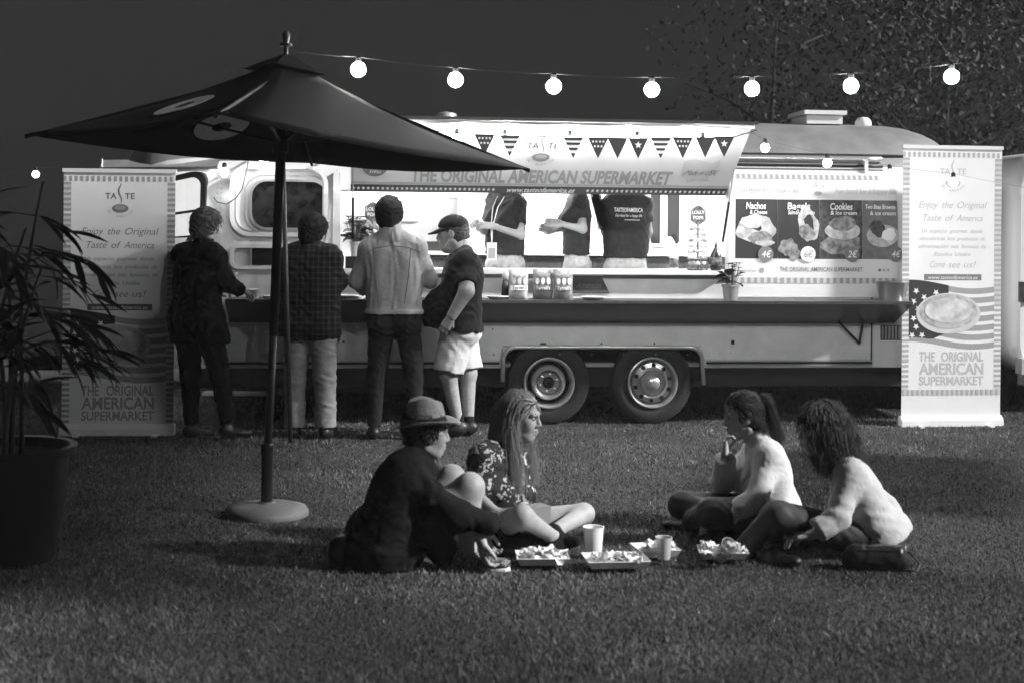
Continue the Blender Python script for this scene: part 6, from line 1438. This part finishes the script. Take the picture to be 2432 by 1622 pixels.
# ------------------------------------------------------------------ picnic on the grass
M_tray = mat('card_tray', .84, .6, noise=(20, .08)); M_food = mat('chips_food', .55, .7, noise=(60, .4)); M_clear = mat('clear_plastic', .9, .12, trans=.75, spec=.5); M_drink = mat('lemonade', .7, .2, trans=.2)
def tray(px, py, w, d, rz, label, seed, items):
    g = random.Random(seed); c = G(px, py); root = empty('food_tray', c, rz); tag(root, label, 'food tray', 'food trays on the grass')
    z = .025; q = MB(); t = .035; ex = .02
    vv = [(-w / 2, -d / 2, z), (w / 2, -d / 2, z), (w / 2, d / 2, z), (-w / 2, d / 2, z), (-w / 2 - ex, -d / 2 - ex, z + t), (w / 2 + ex, -d / 2 - ex, z + t), (w / 2 + ex, d / 2 + ex, z + t), (-w / 2 - ex, d / 2 + ex, z + t)]
    q.add(vv, [(0, 1, 2, 3), (0, 4, 5, 1), (1, 5, 6, 2), (2, 6, 7, 3), (3, 7, 4, 0)]); o = q.build('tray', M_tray, root); md = o.modifiers.new('t', 'SOLIDIFY'); md.thickness = .003
    for k in range(items):
        x, y = g.uniform(-w * .42, w * .42), g.uniform(-d * .4, d * .4); zz = z + .012 + g.random() * .03
        if g.random() < .6: MB().tube([(x, y, zz), (x + g.uniform(-.06, .06), y + g.uniform(-.05, .05), zz + g.uniform(0, .03))], .006, 5).build('chip', M_food, root)
        else: MB().sphere((x, y, zz), (.026, .022, .014), 8, 6).build('food_piece', M_food, root, smooth=True)
    for k in range(7):
        x, y = g.uniform(-w * .42, w * .42), g.uniform(-d * .42, d * .42); n = 6; vv = []; sx, sy = g.uniform(.05, .11), g.uniform(.05, .10); an = g.uniform(0, 3)
        for a_ in range(n):
            for b_ in range(n):
                px_, py_ = (a_ / (n - 1) - .5) * sx, (b_ / (n - 1) - .5) * sy
                vv.append((x + px_ * math.cos(an) - py_ * math.sin(an), y + px_ * math.sin(an) + py_ * math.cos(an), max(z + .006, z + .02 + .006 * k + g.uniform(-.016, .022))))
        MB().add(vv, [(a_ * n + b_, (a_ + 1) * n + b_, (a_ + 1) * n + b_ + 1, a_ * n + b_ + 1) for a_ in range(n - 1) for b_ in range(n - 1)]).build('paper_napkin', M_tray, root)
    return root
tray(1287, 1346, .21, .15, .05, 'open food tray of chips beside the flowered shoe', 2, 16)
tray(1462, 1352, .26, .17, .12, 'heaped food tray in the middle of the picnic', 5, 26)
tray(1556, 1326, .17, .15, .2, 'food tray with a cup behind the heaped one', 7, 12)
tray(1716, 1332, .20, .14, -.05, 'food tray with a tipped plastic cup by the curly-haired woman', 9, 14)
def cup(base, r, h, label, ax=(0, 0, 1), fill=.85, nm='drinking_cup', m=None):
    root = empty(nm, base); tag(root, label, 'cup'); q = MB().lathe((0, 0, 0), [(0, 0), (r * .78, 0), (r, h), (r * 1.05, h), (r * 1.05, h + .006), (r * .96, h + .004), (r * .75, .004), (0, .004)], 24, axis=ax).build('cup', m or M_clear, root, auto=50)
    if fill: MB().lathe((0, 0, 0), [(0, .006), (r * .74, .006), (r * (.75 + .2 * fill), h * fill), (0, h * fill)], 20, axis=ax).build('drink', M_drink, root, auto=50)
cup(G(1409, 1325), .05, .15, 'tall jar of pale drink standing at the near side of the picnic', fill=.8, m=mat('jar_glass', .85, .2, trans=.08))
cup(G(1576, 1326, .03), .04, .10, 'plastic cup standing in the rear food tray', fill=.35, m=mat('jar_glass2', .8, .15, trans=.5))
cup(G(1708, 1322, .05), .042, .10, 'clear plastic cup tipped over on the last tray', ax=(.35, -.55, .6), fill=0)
# bags
def soft_bag(c, w, d, h, rz, label, m, nm='handbag', strap=True, res=.008, seed=1):
    c = Vector(c); ex = Vector((math.cos(rz), math.sin(rz), 0)); ey = Vector((-math.sin(rz), math.cos(rz), 0)); root = empty(nm, c); tag(root, label, 'bag')
    P_ = [cap(ex * -w * .38 + UP * h * .5, ex * w * .38 + UP * h * .5, h * .55, None, .03, fl=(ey, d / h)), cap(ex * -w * .42 + UP * h * .25, ex * w * .42 + UP * h * .25, h * .34, None, .03, fl=(ey, d / h)), cutp(Vector((0, 0, .003)), DN), cutp(UP * h, UP), wob(.003, 60, seed)]
    b = sdf('bag', P_, res, m, root); fl_ = MB().box(ey * -d * .42 + UP * h * .62, (w * .8, .01, h * .5), Matrix.Rotation(rz, 3, 'Z')).build('flap', m, root)
    if strap: MB().tube([ex * w * .45 + UP * h * .6, ex * (w * .45 + .05) + UP * h * .75, ex * (w * .45 + .10) + UP * h * .3 - ey * .02, ex * (w * .45 + .08) + UP * .01 - ey * .05, ex * w * .4 + UP * .012 - ey * .06], .005, 6).build('strap', m, root, smooth=True)
M_leather = mat('leather_black', .015, .35, noise=(25, .3), bump=(90, .2))
soft_bag(G(2078, 1352), .24, .10, .12, -.05, 'black leather handbag with a strap lying on the grass', M_leather)
soft_bag(G(836, 1338), .11, .12, .14, .3, 'small dark bag behind the woman in the straw hat', M_leather, strap=False, seed=3)
soft_bag(G(1225, 1322), .22, .12, .12, .1, 'black cloth bag between the two women at the trays', M_blackcloth, seed=4)
o = MB().box(P(1265, 1218, 7.0), (.15, .10, .075), Matrix.Rotation(.5, 3, 'Z')).build('card_box', mat('box_grey', .22, .6)); tag(o, 'grey box in the lap of the fair-haired woman', 'box')
# held food
bs = sdf('bread_snack', [cap(MAN1.J['lwr'] + Vector((.10, .03, .06)), MAN1.J['lwr'] + Vector((.16, .05, .14)), .022, .018)], .006, mat('snack', .2, .7)
         , None); tag(bs, 'dark wrapped snack held by the man in the dark coat', 'food')
# ------------------------------------------------------------------ tall potted bamboo close to the camera
g = random.Random(11); pc = Vector((-2.43, 6.85, 0))
pp = empty('potted_bamboo', pc); tag(pp, 'tall leafy bamboo in a big dark pot at the edge of the lawn', 'plant')
MB().lathe((0, 0, 0), [(0, 0), (.235, 0), (.30, .50), (.33, .505), (.335, .545), (.325, .55), (.30, .545), (.285, .50), (0, .48)], 36).build('pot', mat('pot_black', .012, .3), pp, auto=40)
LF_B = leaf_mesh('bamboo_leaf', .20, .017, mat('bamboo_leaf_mat', .009, .6, spec=.2))
M_cane = mat('cane', .045, .5, noise=(8, .4))
for k in range(8):
    a = g.uniform(0, 6.28); r0 = g.uniform(.03, .2); b0 = Vector((math.cos(a) * r0, math.sin(a) * r0, .46)); lean = Vector((g.uniform(-.15, .25), g.uniform(-.15, .15), 0)); H = g.uniform(.85, 1.4)
    pts = [b0 + lean * (t * t) * .9 + Vector((0, 0, H * t)) for t in [i / 7 for i in range(8)]]
    cn = MB().tube(pts, [.015 - .009 * i / 7 for i in range(8)], 7).build('cane', M_cane, pp, smooth=True)
    for q in range(9):
        t = g.uniform(.35, 1); i = int(t * 7); p = pts[min(i, 6)].lerp(pts[min(i, 6) + 1], t * 7 - min(i, 6)); b = g.uniform(0, 6.28)
        put_leaf(LF_B, p, (math.cos(b), math.sin(b), g.uniform(-.7, .6)), cn, g.uniform(-.8, .8), g.uniform(.6, 1.35))
    for q in range(2):       # drooping side twigs
        t = g.uniform(.4, .95); i = int(t * 7); p = pts[min(i, 7)]; b = g.uniform(-.9, .9); d = Vector((math.cos(b), math.sin(b), .15))
        tw_ = [p, p + d * .14 + UP * .03, p + d * .28 - UP * .01, p + d * .38 - UP * .10]; MB().tube(tw_, .003, 4).build('twig', M_cane, cn)
        for s_ in range(7):
            put_leaf(LF_B, tw_[1 + s_ % 3].lerp(tw_[min(2 + s_ % 3, 3)], g.random()), (d.x + g.uniform(-.5, .5), d.y + g.uniform(-.5, .5), g.uniform(-1.0, .1)), cn, g.uniform(-.8, .8), g.uniform(.6, 1.2))
# ------------------------------------------------------------------ trees behind, at the right
def tree(x, y, h, r, seed, label, n=5200, zb=0.0, tone=.05, czc=.6, czr=.42, ls=1.0, nb=9):
    g = np.random.default_rng(seed); rr = random.Random(seed); root = empty('tree', (x, y, zb)); tag(root, label, 'tree', 'trees behind the van')
    tk = MB(); tk.tube([(0, 0, 0), (.05, 0, h * .25), (-.06, .04, h * .5), (.02, 0, h * .8)], [.10, .07, .04, .01], 10)
    for k in range(nb):
        t = rr.uniform(czc - czr * .8, .85); a = rr.uniform(0, 6.28); ln = r * rr.uniform(.5, .95); p = Vector((0, 0, h * t)); tk.tube([p, p + Vector((math.cos(a) * ln * .5, math.sin(a) * ln * .5, ln * .35)), p + Vector((math.cos(a) * ln, math.sin(a) * ln, ln * .55))], [.03, .018, .006], 6)
    tk.build('trunk', mat('bark', .04, .9, noise=(9, .4), bump=(20, .5)), root, smooth=True)
    nc = 46; cen = g.normal(0, 1, (nc, 3)); cen /= np.linalg.norm(cen, axis=1, keepdims=True); cen *= (g.random((nc, 1)) ** .4); cen = cen * np.array([r, r, h * czr]) + np.array([0, 0, h * czc])
    ci = g.integers(0, nc, n); p = cen[ci] + g.normal(0, 1, (n, 3)) * np.array([r * .16, r * .16, h * .06]); sz = (.022 + .034 * g.random((n, 1))) * ls
    a = g.normal(0, 1, (n, 3)); a /= np.linalg.norm(a, axis=1, keepdims=True); b = np.cross(a, g.normal(0, 1, (n, 3))); b /= np.linalg.norm(b, axis=1, keepdims=True)
    V = np.stack([p - a * sz, p + b * sz * .5, p + a * sz, p - b * sz * .5], 1).reshape(-1, 3)
    mesh_from('crown', [(V, np.arange(n * 4).reshape(-1, 4))], mat('foliage_%d' % seed, tone, .7, noise=(1.5, .5)), root)
tree(5.3, 17.2, 6.0, 1.9, 3, 'tall loose-leaved tree rising behind the tall banner and van', 11000, -.05, .022)
tree(7.4, 18.2, 6.4, 1.9, 5, 'dark tree at the edge of the picture beyond the van', 11000, -.15, .02)
tree(3.5, 19.0, 6.0, 1.7, 8, 'fainter tree behind the rear end of the trailer', 3200, -.25, .016)
tree(8.3, 2.9, 7.8, 2.2, 12, 'leafy unseen tree added to shade the near lawn', 5000, 0, .1)  # added out of view to darken the foreground
tree(7.3, 5.3, 7.4, 1.7, 21, 'high-crowned unseen tree, the nearer of two added to shade the left side', 8000, 0, .06, .88, .10, 2.0, 5)  # added out of view, with the next, to darken the left side
tree(7.3, 7.6, 7.4, 1.7, 22, 'high-crowned unseen tree, the farther of two added to shade the left side', 8000, 0, .06, .88, .10, 2.0, 5)  # second tree added to keep coat, plant and banner foot dark
# ------------------------------------------------------------------ more parasols added out of view so that their shade crosses the lawn
for (x, y, a, lab) in ((5.7, 8.45, .5, 'dark square parasol added unseen past the curly-haired woman to shade the lawn'), (8.7, 8.7, .2, 'dark square parasol added unseen farthest past the van to shade the lawn')):
    p2 = dup(pr); p2.location = (x, y, 0); p2.rotation_euler = (0, 0, a); p2['label'] = lab
# ------------------------------------------------------------------ thin haze added to lift the blacks, lit by the lamps
hz = MB().bx(-10.5, 12.5, -1.5, 21.5, -1.6, 8.6).build('haze', None); tag(hz, 'thin pale haze added to lift the dark tones', None, kind='stuff')
hm = bpy.data.materials.new('haze'); hm.use_nodes = True; nt = hm.node_tree; nt.nodes.remove(nt.nodes['Principled BSDF'])
pv = nt.nodes.new('ShaderNodeVolumePrincipled'); pv.inputs['Color'].default_value = (.95, .95, .95, 1); pv.inputs['Density'].default_value = .0013; pv.inputs['Anisotropy'].default_value = 0.0
nt.links.new(pv.outputs[0], nt.nodes['Material Output'].inputs['Volume']); hz.data.materials.append(hm)
